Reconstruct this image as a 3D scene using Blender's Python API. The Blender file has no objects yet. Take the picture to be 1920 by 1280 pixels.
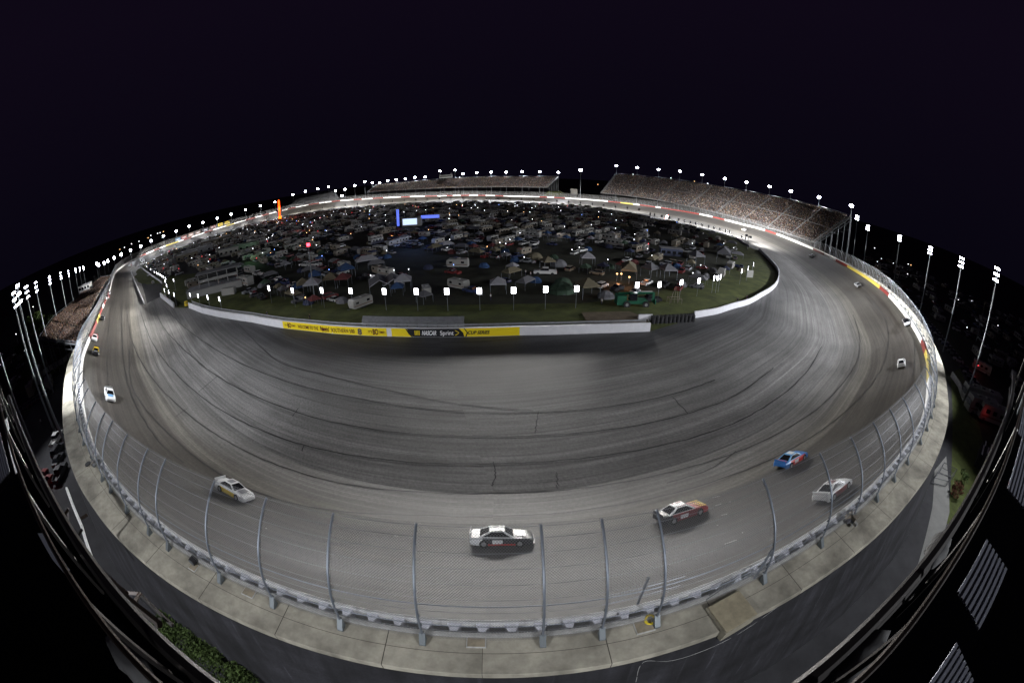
import bpy, bmesh, math, random
import numpy as np
from mathutils import Vector, Matrix
R = math.radians
random.seed(7); rng = np.random.default_rng(7)
sc = bpy.context.scene
col = sc.collection

# ------------------------------------------------------------------ camera, sky, exposure
CAM_H = 31.5; PITCH = R(22.7); ROLL = R(-0.25); FPX = 790.0; CX, CY = 960.0, 640.0
cd = bpy.data.cameras.new('camera'); cam = bpy.data.objects.new('camera', cd); col.objects.link(cam); sc.camera = cam
cd.type = 'PANO'; cd.sensor_width = 36.0; cd.sensor_fit = 'HORIZONTAL'; cd.clip_start = 0.05; cd.clip_end = 12000
for holder in (cd, getattr(cd, 'cycles', None)):
    if holder is None: continue
    try:
        holder.panorama_type = 'FISHEYE_EQUISOLID'; holder.fisheye_lens = FPX/1920*36.0; holder.fisheye_fov = R(230)
    except Exception: pass
cam.matrix_world = Matrix.Translation((0, 0, CAM_H)) @ Matrix.Rotation(R(90)-PITCH, 4, 'X') @ Matrix.Rotation(ROLL, 4, 'Z')
w = bpy.data.worlds.new('World'); sc.world = w; w.use_nodes = True
nt = w.node_tree; nt.nodes.clear()
wo = nt.nodes.new('ShaderNodeOutputWorld'); bg = nt.nodes.new('ShaderNodeBackground')
tcw = nt.nodes.new('ShaderNodeTexCoord'); spw = nt.nodes.new('ShaderNodeSeparateXYZ'); rpw = nt.nodes.new('ShaderNodeValToRGB')
nt.links.new(tcw.outputs['Generated'], spw.inputs[0]); nt.links.new(spw.outputs['Z'], rpw.inputs[0]); nt.links.new(rpw.outputs[0], bg.inputs['Color'])
rpw.color_ramp.elements[0].position = 0.0; rpw.color_ramp.elements[0].color = (.0024, .0018, .0050, 1); rpw.color_ramp.elements[1].position = .45; rpw.color_ramp.elements[1].color = (.0044, .0026, .0076, 1)
bg.inputs['Strength'].default_value = 1.0
nt.links.new(bg.outputs[0], wo.inputs[0])
sc.view_settings.view_transform = 'Standard'; sc.view_settings.look = 'None'
sc.view_settings.exposure = 0.0; sc.view_settings.gamma = 1.0
sc.cycles.max_bounces = 4; sc.cycles.diffuse_bounces = 1; sc.cycles.glossy_bounces = 2; sc.cycles.transparent_max_bounces = 24
sc.cycles.use_light_tree = True; sc.cycles.sample_clamp_indirect = 3.0

# ------------------------------------------------------------------ pixel of the photograph -> point in the world
def pray(px, py):
    x = px-CX; y = -(py-CY); r = math.hypot(x, y)
    th = 2*math.asin(min(1, r/(2*FPX))); s = math.sin(th)/max(r, 1e-9)
    a, f, u = x*s, math.cos(th), y*s
    c, s2 = math.cos(ROLL), math.sin(ROLL); a, u = c*a-s2*u, s2*a+c*u
    c, s2 = math.cos(PITCH), math.sin(PITCH)
    return a, f*c+u*s2, u*c-f*s2
def P(px, py, z=0.0):
    a, f, u = pray(px, py); t = (z-CAM_H)/u; return Vector((a*t, f*t, z))
def D(px, py, d):                       # point seen at this pixel at horizontal distance d
    a, f, u = pray(px, py); t = d/math.hypot(a, f); return Vector((a*t, f*t, CAM_H+u*t))
def azim(px, py):
    a, f, u = pray(px, py); return math.degrees(math.atan2(a, f))

# ------------------------------------------------------------------ materials
MATS = {}
def mat(name, color, rough=.8, metal=0., noise=0., nscale=4., emit=None, estr=0., spec=.3, bump=0., bscale=20.):
    if name in MATS: return MATS[name]
    m = bpy.data.materials.new(name); m.use_nodes = True; n = m.node_tree.nodes; l = m.node_tree.links
    b = n['Principled BSDF']; c = tuple(color)+(1,)
    b.inputs['Base Color'].default_value = c; b.inputs['Roughness'].default_value = rough; b.inputs['Metallic'].default_value = metal
    b.inputs['Specular IOR Level'].default_value = spec
    if noise > 0:
        tc = n.new('ShaderNodeTexCoord'); nz = n.new('ShaderNodeTexNoise'); nz.inputs['Scale'].default_value = nscale; nz.inputs['Detail'].default_value = 6
        nz.inputs['Roughness'].default_value = .65
        cr = n.new('ShaderNodeMapRange'); cr.inputs[1].default_value = .3; cr.inputs[2].default_value = .7; cr.inputs[3].default_value = 1-noise; cr.inputs[4].default_value = 1+noise
        mx = n.new('ShaderNodeVectorMath'); mx.operation = 'SCALE'; mx.inputs[0].default_value = color
        l.new(tc.outputs['Object'], nz.inputs['Vector']); l.new(nz.outputs['Fac'], cr.inputs[0]); l.new(cr.outputs[0], mx.inputs['Scale']); l.new(mx.outputs[0], b.inputs['Base Color'])
    if bump > 0:
        tc = n.new('ShaderNodeTexCoord'); nz = n.new('ShaderNodeTexNoise'); nz.inputs['Scale'].default_value = bscale
        bp = n.new('ShaderNodeBump'); bp.inputs['Strength'].default_value = bump; bp.inputs['Distance'].default_value = .05
        l.new(tc.outputs['Object'], nz.inputs['Vector']); l.new(nz.outputs['Fac'], bp.inputs['Height']); l.new(bp.outputs[0], b.inputs['Normal'])
    if emit is not None:
        b.inputs['Emission Color'].default_value = tuple(emit)+(1,); b.inputs['Emission Strength'].default_value = estr
        try: m.cycles.emission_sampling = 'NONE'
        except Exception: pass
    MATS[name] = m; return m

# ------------------------------------------------------------------ mesh collector
class MB:
    def __init__(s): s.v = []; s.f = []; s.mi = []; s.mats = []; s.uv = None
    def mslot(s, m):
        if m not in s.mats: s.mats.append(m)
        return s.mats.index(m)
    def add(s, vs, fs, m=None):
        o = len(s.v); s.v += [tuple(v) for v in vs]; k = s.mslot(m) if m else 0
        for f in fs: s.f.append(tuple(i+o for i in f)); s.mi.append(k)
        return s
    def box(s, c, d, m=None, M=None, taper=1.0):
        x, y, z = d[0]/2, d[1]/2, d[2]/2
        vs = [Vector((sx*x*(taper if sz > 0 else 1), sy*y*(taper if sz > 0 else 1), sz*z)) for sz in (-1, 1) for sx, sy in ((-1, -1), (1, -1), (1, 1), (-1, 1))]
        vs = [(M @ (v+Vector(c))) if M else v+Vector(c) for v in vs]
        return s.add(vs, [(0, 3, 2, 1), (4, 5, 6, 7), (0, 1, 5, 4), (1, 2, 6, 5), (2, 3, 7, 6), (3, 0, 4, 7)], m)
    def tube(s, pts, r, n=6, m=None, cap=True):
        pts = [Vector(p) for p in pts]; rs = r if isinstance(r, (list, tuple)) else [r]*len(pts); rings = []; o = len(s.v); k = s.mslot(m) if m else 0
        up = None
        for i, p in enumerate(pts):
            t = (pts[min(i+1, len(pts)-1)]-pts[max(i-1, 0)]).normalized()
            if up is None: up = Vector((0, 0, 1)) if abs(t.z) < .9 else Vector((1, 0, 0))
            a = t.cross(up).normalized(); b = a.cross(t).normalized(); up = b
            for j in range(n):
                q = 2*math.pi*j/n; s.v.append(tuple(p+(a*math.cos(q)+b*math.sin(q))*rs[i]))
        for i in range(len(pts)-1):
            for j in range(n):
                j2 = (j+1) % n; s.f.append((o+i*n+j, o+i*n+j2, o+(i+1)*n+j2, o+(i+1)*n+j)); s.mi.append(k)
        if cap:
            s.f.append(tuple(o+j for j in range(n))[::-1]); s.mi.append(k)
            e = o+(len(pts)-1)*n; s.f.append(tuple(e+j for j in range(n))); s.mi.append(k)
        return s
    def cyl(s, c, r, h, n=12, m=None, axis='Z', M=None):
        vs = []
        for z in (-h/2, h/2):
            for j in range(n):
                q = 2*math.pi*j/n; x, y = r*math.cos(q), r*math.sin(q)
                v = Vector((x, y, z)) if axis == 'Z' else (Vector((x, z, y)) if axis == 'Y' else Vector((z, x, y)))
                v += Vector(c); vs.append(M @ v if M else v)
        fs = [tuple(range(n))[::-1], tuple(range(n, 2*n))]+[(j, (j+1) % n, n+(j+1) % n, n+j) for j in range(n)]
        return s.add(vs, fs, m)
    def prism(s, prof, x0, x1, m=None, axis='X'):   # prof: (y,z) outline swept from x0 to x1
        n = len(prof)
        f = (lambda x, p: (x, p[0], p[1])) if axis == 'X' else (lambda x, p: (p[0], x, p[1]))
        vs = [f(x0, p) for p in prof]+[f(x1, p) for p in prof]
        return s.add(vs, [tuple(range(n))[::-1], tuple(range(n, 2*n))]+[(j, (j+1) % n, n+(j+1) % n, n+j) for j in range(n)], m)
    def mesh(s, name, m=None):
        me = bpy.data.meshes.new(name); me.from_pydata(s.v, [], s.f)
        ms = s.mats if s.mats else ([m] if m else [])
        for q in ms: me.materials.append(q)
        if s.mats: me.polygons.foreach_set('material_index', s.mi)
        me.update(); return me
    def build(s, name, m=None, parent=None, smooth=False):
        o = bpy.data.objects.new(name, s.mesh(name, m)); col.objects.link(o)
        if parent: o.parent = parent
        if smooth: o.data.polygons.foreach_set('use_smooth', [True]*len(o.data.polygons))
        return o
def fixn(o):
    bm = bmesh.new(); bm.from_mesh(o.data); bmesh.ops.recalc_face_normals(bm, faces=bm.faces); bm.to_mesh(o.data); bm.free(); return o
def tag(o, label=None, cat=None, group=None, kind=None):
    if label: o['label'] = label
    if cat: o['category'] = cat
    if group: o['group'] = group
    if kind: o['kind'] = kind
    return o
def empty(name, loc=(0, 0, 0), rz=0):
    o = bpy.data.objects.new(name, None); col.objects.link(o); o.location = loc; o.rotation_euler = (0, 0, rz); o.empty_display_size = .5; return o
def kids(o): return list(o.children)
def copy_tree(o, parent=None):
    c = o.copy(); col.objects.link(c); c.parent = parent
    for ch in kids(o): copy_tree(ch, c)
    return c

# ------------------------------------------------------------------ the oval: outer barrier line (x, y, height of the top of the banking)
near_top = [(905,1162),(1005,1160),(1105,1150),(1180,1137),(1255,1118),(1365,1077),(1425,1050),(1490,1010),(1565,965),(1617,925),(1660,880),(1695,840),(1715,810),(1732,775),(1741,740)]
right_far = [(1738,680,92),(1725,637,112),(1690,582,133),(1650,540,166),(1587,500,209),(1525,469,262),(1440,434,330),(1380,419,362),(1330,406,388),(1280,397,409),(1205,386,433),(1135,378,460),(1035,371,497),
  (960,369,522),(900,367,545),(835,368,560),(760,370,578),(715,372,590),(665,375,606),(615,379,628),(565,387,636),(515,399,620),(452,416,586),(390,435,548),(340,452,515),(310,462,494),(285,472,473),(267,480,453),(250,489,430),(237,495,410),(225,505,385),
  (217,510,366),(212,524,318),(206,546,256),(202,559,224),(195,574,196),(185,600,162),(179,617,142),(166,646,116),(156,671,101)]
near_left = [(150,700),(152,727),(152,746),(157,772),(162,795),(170,817),(180,840),(196,868),(220,895),(245,930),(290,967),(337,1005),(410,1045),(480,1077),(525,1095),(590,1117),(665,1137),(740,1150),(815,1157)]
ctrl = []
for p in near_top: q = P(p[0], p[1], 11.2); ctrl.append((q.x, q.y, 10.0))
for p in right_far: q = D(*p); ctrl.append((q.x, q.y, max(2.0, min(10.6, q.z))))
for p in near_left: q = P(p[0], p[1], 11.2); ctrl.append((q.x, q.y, 10.0))
ctrl = np.array(ctrl)
def resample(c, step):
    c2 = np.vstack([c, c[:1]]); L = np.r_[0, np.cumsum(np.hypot(*(c2[1:, :2]-c2[:-1, :2]).T))]
    n = int(L[-1]/step); t = np.arange(n)*L[-1]/n
    return np.stack([np.interp(t, L, c2[:, k]) for k in range(c.shape[1])], 1)
def gsmooth(a, sg):
    k = int(sg*3)+1; x = np.arange(-k, k+1); g = np.exp(-x*x/(2*sg*sg)); g /= g.sum()
    b = np.concatenate([a[-k:], a, a[:k]]); return np.stack([np.convolve(b[:, j], g, 'valid') for j in range(a.shape[1])], 1)
O1 = resample(ctrl, 1.0)
sA = gsmooth(O1, 3.0); sB = gsmooth(O1, 14.0)
dcam = np.hypot(O1[:, 0], O1[:, 1]); wgt = np.clip((dcam-60)/90, 0, 1)[:, None]
O1 = sA*(1-wgt)+sB*wgt
# closer stations near the camera, wider far off
RING = resample(O1, 1.5); NR = len(RING)
tang = np.roll(RING[:, :2], -1, 0)-np.roll(RING[:, :2], 1, 0); tang /= np.hypot(*tang.T)[:, None]
NIN = np.stack([-tang[:, 1], tang[:, 0]], 1)        # towards the infield
SLEN = np.r_[0, np.cumsum(np.hypot(*(RING[1:, :2]-RING[:-1, :2]).T))]
WB = 22.0
def near_station(x, y):
    return int(np.argmin((RING[:, 0]-x)**2+(RING[:, 1]-y)**2))
def zprof(zo, t):
    t = np.clip(t, 0, 1); return zo*(.45*(1-t)+.55*(1-t)**1.9)
def zsurf(x, y):
    i = near_station(x, y); dd = (x-RING[i, 0])*NIN[i, 0]+(y-RING[i, 1])*NIN[i, 1]
    return max(0.0, float(zprof(RING[i, 2], max(0, dd)/WB))) + .03
def hit(px, py, dz=0.0):                 # where the sight line meets the racing surface
    a, f, u = pray(px, py); t = 12.0; last = t
    while t < 900:
        x, y, z = a*t, f*t, CAM_H+u*t
        if z <= zsurf(x, y)+dz: break
        last = t; t += max(.3, t*.004)
    lo, hi = last, t
    for _ in range(12):
        mid = (lo+hi)/2
        if CAM_H+u*mid <= zsurf(a*mid, f*mid)+dz: hi = mid
        else: lo = mid
    return Vector((a*hi, f*hi, CAM_H+u*hi-dz))
def off(i, d, z): return (RING[i, 0]-NIN[i, 0]*d, RING[i, 1]-NIN[i, 1]*d, RING[i, 2]+z)   # d metres outwards
STD = np.hypot(RING[:, 0], RING[:, 1])
AZ = np.degrees(np.arctan2(RING[:, 0], RING[:, 1]))

# inner edge of the paving
inner_px = [(327,577),(355,577),(380,587),(411,594),(474,604),(533,615),(672,628),(770,631),(860,631),(980,628),(1100,625),(1218,621),(1301,596),(1342,589),(1373,579),(1404,570),(1427,557),(1446,545),(1457,532),(1460,515),(1457,507),(1443,490),(1423,470)]
inner_loop = [P(261,500), P(304,532), P(302,557)]+[P(*p) for p in inner_px]
for px, py, d in ((1405,465,258),(1370,442,306),(1317,429,324),(1255,415,351),(1205,405,376),(1155,395,410),(1112,387,445),(960,380,482),(900,380,502),(835,380,517),(760,380,534),(715,380,545),(665,380,560),(615,386,582),(565,392,590),(515,403,574),(452,420,542),(390,442,505),(340,460,474),(310,468,455),(290,477,435)):
    q = D(px, py, d); inner_loop.append(Vector((q.x, q.y, 0)))
CEN = np.array([-70.0, 270.0])
def polar(pts):
    a = np.arctan2([p[1]-CEN[1] for p in pts], [p[0]-CEN[0] for p in pts]); r = np.hypot([p[0]-CEN[0] for p in pts], [p[1]-CEN[1] for p in pts])
    o = np.argsort(a); a, r = a[o], r[o]; return np.r_[a-2*math.pi, a, a+2*math.pi], np.r_[r, r, r]
ia, ir = polar(inner_loop)
def inner_r(a): return np.interp(a, ia, ir)
def inside_infield(x, y, m=0.0):
    a = math.atan2(y-CEN[1], x-CEN[0]); return math.hypot(x-CEN[0], y-CEN[1]) < inner_r(a)-m

# ------------------------------------------------------------------ asphalt
def asphalt_material():
    m = bpy.data.materials.new('track_asphalt'); m.use_nodes = True; n = m.node_tree.nodes; l = m.node_tree.links; b = n['Principled BSDF']
    b.inputs['Roughness'].default_value = .62; b.inputs['Specular IOR Level'].default_value = .35
    uv = n.new('ShaderNodeUVMap'); uv.uv_map = 'UVMap'; sp = n.new('ShaderNodeSeparateXYZ'); l.new(uv.outputs[0], sp.inputs[0])   # U metres along, V metres from the wall
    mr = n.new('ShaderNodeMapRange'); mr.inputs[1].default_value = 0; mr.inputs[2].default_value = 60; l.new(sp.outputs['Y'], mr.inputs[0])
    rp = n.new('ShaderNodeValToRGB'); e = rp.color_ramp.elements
    stops = [(0, (.12,.115,.10)), (1.2, (.10,.095,.085)), (3, (.055,.049,.043)), (9, (.060,.055,.048)), (12.8, (.068,.062,.054)), (13.4, (.138,.130,.112)), (15.7, (.135,.128,.113)), (16.0, (.125,.120,.111)), (19, (.175,.171,.163)), (27, (.195,.191,.185)), (38, (.165,.164,.161)), (50, (.085,.085,.087)), (60, (.06,.06,.062))]  # lane tones, with apron lightened and near lane darkened to offset uneven lamp light
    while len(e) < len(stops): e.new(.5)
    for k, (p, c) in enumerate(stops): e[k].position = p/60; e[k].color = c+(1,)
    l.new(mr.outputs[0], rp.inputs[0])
    def stretched(sx, sy, scale, detail, lo, hi, a, c):
        mp = n.new('ShaderNodeMapping'); mp.inputs['Scale'].default_value = (sx, sy, 1); l.new(uv.outputs[0], mp.inputs[0])
        nz = n.new('ShaderNodeTexNoise'); nz.inputs['Scale'].default_value = scale; nz.inputs['Detail'].default_value = detail; nz.inputs['Roughness'].default_value = .6; l.new(mp.outputs[0], nz.inputs['Vector'])
        r = n.new('ShaderNodeMapRange'); r.inputs[1].default_value = lo; r.inputs[2].default_value = hi; r.inputs[3].default_value = a; r.inputs[4].default_value = c; l.new(nz.outputs['Fac'], r.inputs[0]); return r
    outs = [stretched(.010, 1.5, 1, 6, .32, .68, .66, 1.26), stretched(.004, .27, 1, 3, .32, .68, .76, 1.2), stretched(1, 1, 2.2, 9, .3, .7, .74, 1.26), stretched(.045, .07, 1, 5, .35, .65, .80, 1.16), stretched(.02, 6, 1, 4, .38, .62, .80, 1.12), stretched(.12, .9, 1, 7, .52, .74, 1.0, .72), stretched(1, 1, 9, 4, .3, .7, .80, 1.2)]
    v = rp.outputs[0]
    for o in outs:
        x = n.new('ShaderNodeVectorMath'); x.operation = 'SCALE'; l.new(v, x.inputs[0]); l.new(o.outputs[0], x.inputs['Scale']); v = x.outputs[0]
    l.new(v, b.inputs['Base Color'])
    nz = n.new('ShaderNodeTexNoise'); nz.inputs['Scale'].default_value = 25; tc = n.new('ShaderNodeTexCoord'); l.new(tc.outputs['Object'], nz.inputs['Vector'])
    bp = n.new('ShaderNodeBump'); bp.inputs['Strength'].default_value = .35; bp.inputs['Distance'].default_value = .02; l.new(nz.outputs['Fac'], bp.inputs['Height']); l.new(bp.outputs[0], b.inputs['Normal'])
    return m
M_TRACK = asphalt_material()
def grid_obj(name, rows, uvs, m, closed=True, flip=False):   # rows: (n stations, k across, 3)
    n, k, _ = rows.shape; vs = rows.reshape(-1, 3); fs = []; N = n if closed else n-1
    idx = np.arange(n*k).reshape(n, k)
    A = idx[np.arange(N)][:, :-1]; B = idx[np.arange(N)][:, 1:]; C_ = idx[(np.arange(N)+1) % n][:, 1:]; D_ = idx[(np.arange(N)+1) % n][:, :-1]
    F = np.stack([A, D_, C_, B] if not flip else [A, B, C_, D_], -1).reshape(-1, 4)
    me = bpy.data.meshes.new(name); me.from_pydata(vs.tolist(), [], F.tolist()); me.materials.append(m)
    if uvs is not None:
        ul = me.uv_layers.new(name='UVMap'); U = uvs.reshape(-1, 2)[F.reshape(-1)]
        wrap = F.reshape(-1, 4); UU = U.reshape(-1, 4, 2); span = UU[:, :, 0].max(1)-UU[:, :, 0].min(1)
        bad = span > 500; UU[bad, :, 0] = np.where(UU[bad, :, 0] < 500, UU[bad, :, 0]+SLEN[-1]+1.5, UU[bad, :, 0])
        ul.data.foreach_set('uv', UU.reshape(-1))
    me.polygons.foreach_set('use_smooth', [True]*len(me.polygons)); me.update()
    o = bpy.data.objects.new(name, me); col.objects.link(o); return o
ts = np.array([0, .05, .12, .2, .3, .4, .5, .6, .7, .8, .88, .94, 1.0])
rows = np.zeros((NR, len(ts), 3)); uvs = np.zeros((NR, len(ts), 2))
for j, t in enumerate(ts):
    rows[:, j, :2] = RING[:, :2]+NIN*WB*t; rows[:, j, 2] = np.maximum(0, zprof(RING[:, 2], t))+.03; uvs[:, j, 0] = SLEN; uvs[:, j, 1] = WB*t
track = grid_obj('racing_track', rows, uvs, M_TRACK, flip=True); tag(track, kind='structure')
TOE = RING[:, :2]+NIN*WB
ta = np.arctan2(TOE[:, 1]-CEN[1], TOE[:, 0]-CEN[0]); tr = np.hypot(TOE[:, 0]-CEN[0], TOE[:, 1]-CEN[1]); ri = np.minimum(inner_r(ta), tr-.5)
fr = np.array([0, .06, .15, .3, .5, .7, .85, 1.0]); rows = np.zeros((NR, len(fr), 3)); uvs = np.zeros((NR, len(fr), 2))
for j, t in enumerate(fr):
    rr = tr+(ri-tr)*t; rows[:, j, 0] = CEN[0]+rr*np.cos(ta); rows[:, j, 1] = CEN[1]+rr*np.sin(ta); rows[:, j, 2] = .03
    uvs[:, j, 0] = SLEN; uvs[:, j, 1] = WB+(tr-ri)*t
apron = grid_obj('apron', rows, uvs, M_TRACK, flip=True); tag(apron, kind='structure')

# tar seams and cracks in the asphalt
M_TAR = mat('tar', (.018,.018,.019), .5)
seams_px = [[(160,800),(200,872)], 
 [(245,640),(243,700),(262,752),(330,826),(420,893),(520,935),(640,958),(800,966),(960,966),(1100,955),(1260,925),(1400,880),(1500,832),(1580,776),(1640,712),(1665,650),(1655,590),(1600,530)],
 [(236,560),(248,640),(290,715),(370,790),(460,845),(560,885),(680,912),(840,924),(1000,922),(1160,905),(1320,868),(1440,822),(1540,760),(1600,690),(1612,640),(1600,590)],
 [(262,580),(290,650),(350,720),(430,778),(540,825),(660,853),(800,868),(960,868),(1100,858),(1240,835),(1360,800),(1450,752),(1510,700),(1540,650)],
 [(285,575),(320,630),(400,700),(500,752),(620,790),(760,812),(900,818),(1040,815),(1180,800),(1300,772),(1380,740),(1450,690)],
 [(305,572),(360,625),(450,680),(560,722),(700,752),(840,770),(980,773),(1120,765),(1250,742),(1340,712)],
 [(440,600),(520,676),(600,700),(720,730),(860,757),(1000,770)],
 [(227,545),(229,640),(238,712),(260,770),(300,830),(345,868)],
 [(1010,770),(1006,795),(1003,812)],[(925,866),(929,890),(922,912)],[(560,765),(548,780)],[(570,833),(566,846)],[(1262,745),(1290,775)],[(372,735),(408,705)],[(352,765),(330,780)],
 [(540,1000),(640,1020),(745,1005)],[(210,560),(204,610),(200,680),(207,745)],[(1715,640),(1712,700),(1690,760),(1640,830),(1570,890)],
 [(1468,470),(1560,500),(1620,550),(1655,600)],[(1380,845),(1330,880),(1250,905)]]
tar = MB()
def catmull(pts, n):
    out = []; m = len(pts)
    for i in range(m-1):
        p0, p1, p2, p3 = pts[max(i-1, 0)], pts[i], pts[i+1], pts[min(i+2, m-1)]
        for k in range(n):
            t = k/n; out.append(tuple(.5*((2*b)+(-a+c)*t+(2*a-5*b+4*c-d)*t*t+(-a+3*b-3*c+d)*t**3) for a, b, c, d in zip(p0, p1, p2, p3)))
    out.append(pts[-1]); return out
for k, s in enumerate(seams_px[1:]):
    pts = [hit(*q) for q in catmull(s, 8)]
    wd = .10 if k < 7 else .07
    vs = []
    for i, p in enumerate(pts):
        t = (pts[min(i+1, len(pts)-1)]-pts[max(i-1, 0)]); t.z = 0; t.normalize(); nn = Vector((-t.y, t.x, 0)); ww = wd*(.7+.6*random.random())
        j = Vector((random.uniform(-1, 1), random.uniform(-1, 1), 0))*.08
        for sg in (-1, 1): q = p+nn*ww*sg+j; vs.append((q.x, q.y, zsurf(q.x, q.y)+.03))
    tar.add(vs, [(2*i, 2*i+1, 2*i+3, 2*i+2) for i in range(len(pts)-1)], M_TAR)
tag(tar.build('track_seams'), kind='structure')
M_CHALK = mat('white_track_paint', (.5,.5,.48), .7); marks = MB()
def dash(a, b_, wd, m_):
    p0, p1 = hit(*a), hit(*b_); t = (p1-p0).normalized(); nn = Vector((-t.y, t.x, 0))*wd; vs = []
    for p in (p0, p1):
        for sg in (-1, 1): q = p+nn*sg; vs.append((q.x, q.y, zsurf(q.x, q.y)+.035))
    marks.add(vs, [(0, 1, 3, 2)], m_)
for a, b_ in (((1335,933),(1349,930)),((1341,948),(1353,944)),((1352,966),(1364,963)),((1344,985),(1347,984)),((1358,1020),(1381,1012)),((1366,942),(1370,940)),((1390,999),(1393,998)),((664,992),(667,992)),((740,1004),(746,1005)),((498,1090-100),(501,991))): dash(a, b_, .05, M_CHALK)
for x0, y0 in ((606, 1070), (612, 1095), (615, 1118)):
    for k in range(8): dash((x0+k*3.4, y0+k*.7), (x0+k*3.4+1.2, y0+k*.7+3.0), .035, M_TAR)
for k in range(7): dash((1044+random.uniform(-3, 3), 885+k*4), (1046+random.uniform(-3, 3), 891+k*4), .05, mat('faint_skid', (.06,.06,.058), .7))
tag(marks.build('track_markings'), kind='structure')

# ------------------------------------------------------------------ ground
M_GROUND = mat('dark_soil_and_grass', (.024,.025,.015), .95, noise=.55, nscale=.12)
M_GRASS = mat('infield_grass', (.055,.066,.017), .95, noise=.5, nscale=.22, bump=.5, bscale=6)
M_DIRT = mat('bare_dirt', (.12,.095,.065), .95, noise=.3, nscale=.5)
M_ROAD = mat('service_asphalt', (.030,.030,.033), .85, noise=.3, nscale=.35)
M_CONC = mat('walkway_concrete', (.40,.375,.305), .9, noise=.2, nscale=1.6)
M_DKASP = mat('embankment_asphalt', (.0125,.0125,.017), .9, noise=.85, nscale=.42, bump=.3, bscale=8)
g = MB(); S = 5000
g.add([(-S, -S, -.02), (S, -S, -.02), (S, S, -.02), (-S, S, -.02)], [(0, 1, 2, 3)]); tag(g.build('ground', M_GROUND), kind='structure')
# strip of mown grass inside the inner wall
n = 360; aa = np.linspace(-math.pi, math.pi, n, endpoint=False); rr = inner_r(aa); rows = np.zeros((n, 5, 3))
for j, dd in enumerate((-.3, 3, 8, 14, 22)):
    r_ = rr-dd; rows[:, j, 0] = CEN[0]+r_*np.cos(aa); rows[:, j, 1] = CEN[1]+r_*np.sin(aa); rows[:, j, 2] = (0, .1, .5, .25, 0)[j]*(.5+.5*np.sin(aa*19)**2)
grass = grid_obj('infield_grass_verge', rows, None, M_GRASS, flip=True); tag(grass, kind='structure')
def sheet(name, pts, z, m): 
    b = MB(); b.add([(p[0], p[1], z) for p in pts], [tuple(range(len(pts)))], m); o = b.build(name); fixn(o)
    if o.data.polygons[0].normal.z < 0: o.data.flip_normals()
    return tag(o, kind='structure')
sheet('dirt_crossing', [P(1090,590), P(1180,588), P(1215,602), P(1212,612), P(1102,612)], .62, M_DIRT)
sheet('infield_road', [P(800,600,0)*1.0+Vector((0, 40, 0)), P(1240,520), P(1246,505), P(700,470), P(560,480), P(540,500)], .004, M_GROUND)
sheet('garage_paving', [P(330,545), P(470,480), P(430,450), P(330,480), P(290,497)], .008, M_ROAD)

# ------------------------------------------------------------------ outer barrier, walkway, embankment
M_WHITE = mat('barrier_white_paint', (.80,.80,.79), .55, noise=.12, nscale=1.2)
M_RED = mat('barrier_red_paint', (.15,.02,.017), .5, noise=.1, nscale=1.2)
M_YEL = mat('barrier_yellow_paint', (.46,.37,.07), .5, noise=.08, nscale=1.2)
M_WCONC = mat('painted_wall_concrete', (.52,.52,.50), .75, noise=.25, nscale=2.2)
def station_color():
    c = np.zeros(NR, int)
    rng_az = [((1744,712),(1736,656),2),((1736,656),(1728,637),1),((1668,555),(1650,540),1),((1650,540),(1590,500),2),((1590,500),(1568,487),1),((1546,475),(1525,465),1),((1457,440),(1436,431),1),((1361,412),(1337,406),1),((1312,402),(1240,390),1),((1230,389),(1200,386),1),((1188,383),(1165,381),2),((1165,381),(1140,378),1),
              ((1060,373),(1040,372),1),((1027,371),(1012,371),1),((945,369),(930,368),1),((912,367),(897,367),1),((880,368),(865,368),1),((850,368),(838,368),1),((822,368),(797,368),1),((770,369),(752,369),1),((720,372),(700,372),1),((680,373),(664,374),1),((640,377),(622,378),1),((600,381),(580,384),1),((556,388),(540,392),1),((530,395),(520,397),1),((505,401),(492,405),1),((480,408),(462,413),1),((440,419),(425,424),2),((400,432),(385,436),1),((360,446),(345,451),1),((335,453),(312,461),2),((300,465),(290,470),1),((275,476),(262,482),1)]
    for a, b, k in rng_az:
        hi, lo = azim(*a), azim(*b); c[(AZ <= hi) & (AZ >= lo) & (STD > 75)] = k
    for a, b, k in (((196,574),(192,583),1),((188,592),(184,602),2),((181,610),(177,620),1),((172,630),(164,648),1),((202,556),(199,562),1),((207,540),(206,546),1)):
        qa, qb = P(a[0], a[1], 6), P(b[0], b[1], 7); i0 = near_station(qa.x, qa.y); i1 = near_station(qb.x, qb.y)
        c[min(i0, i1):max(i0, i1)+1] = k
    return c
SC = station_color()
def ribbon(b, i0, i1, prof, m, closed=False, step=1):    # prof: list of (offset outwards, dz), open profile extruded along stations
    ids = list(range(i0, i1+1, step)) if not closed else list(range(0, NR, step))+[0]
    if not closed and ids[-1] != i1: ids.append(i1)
    o = len(b.v); k = len(prof); s = b.mslot(m)
    for i in ids:
        for d, z in prof: b.v.append(off(i % NR, d, z))
    for a in range(len(ids)-1):
        for j in range(k-1): b.f.append((o+a*k+j, o+a*k+j+1, o+(a+1)*k+j+1, o+(a+1)*k+j)); b.mi.append(s)
IN_NEAR = STD < 170
wallT = empty('safer_barrier'); tag(wallT, 'white energy absorbing barrier with red and yellow panels lining the outside of the banked oval', 'barrier')
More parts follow.
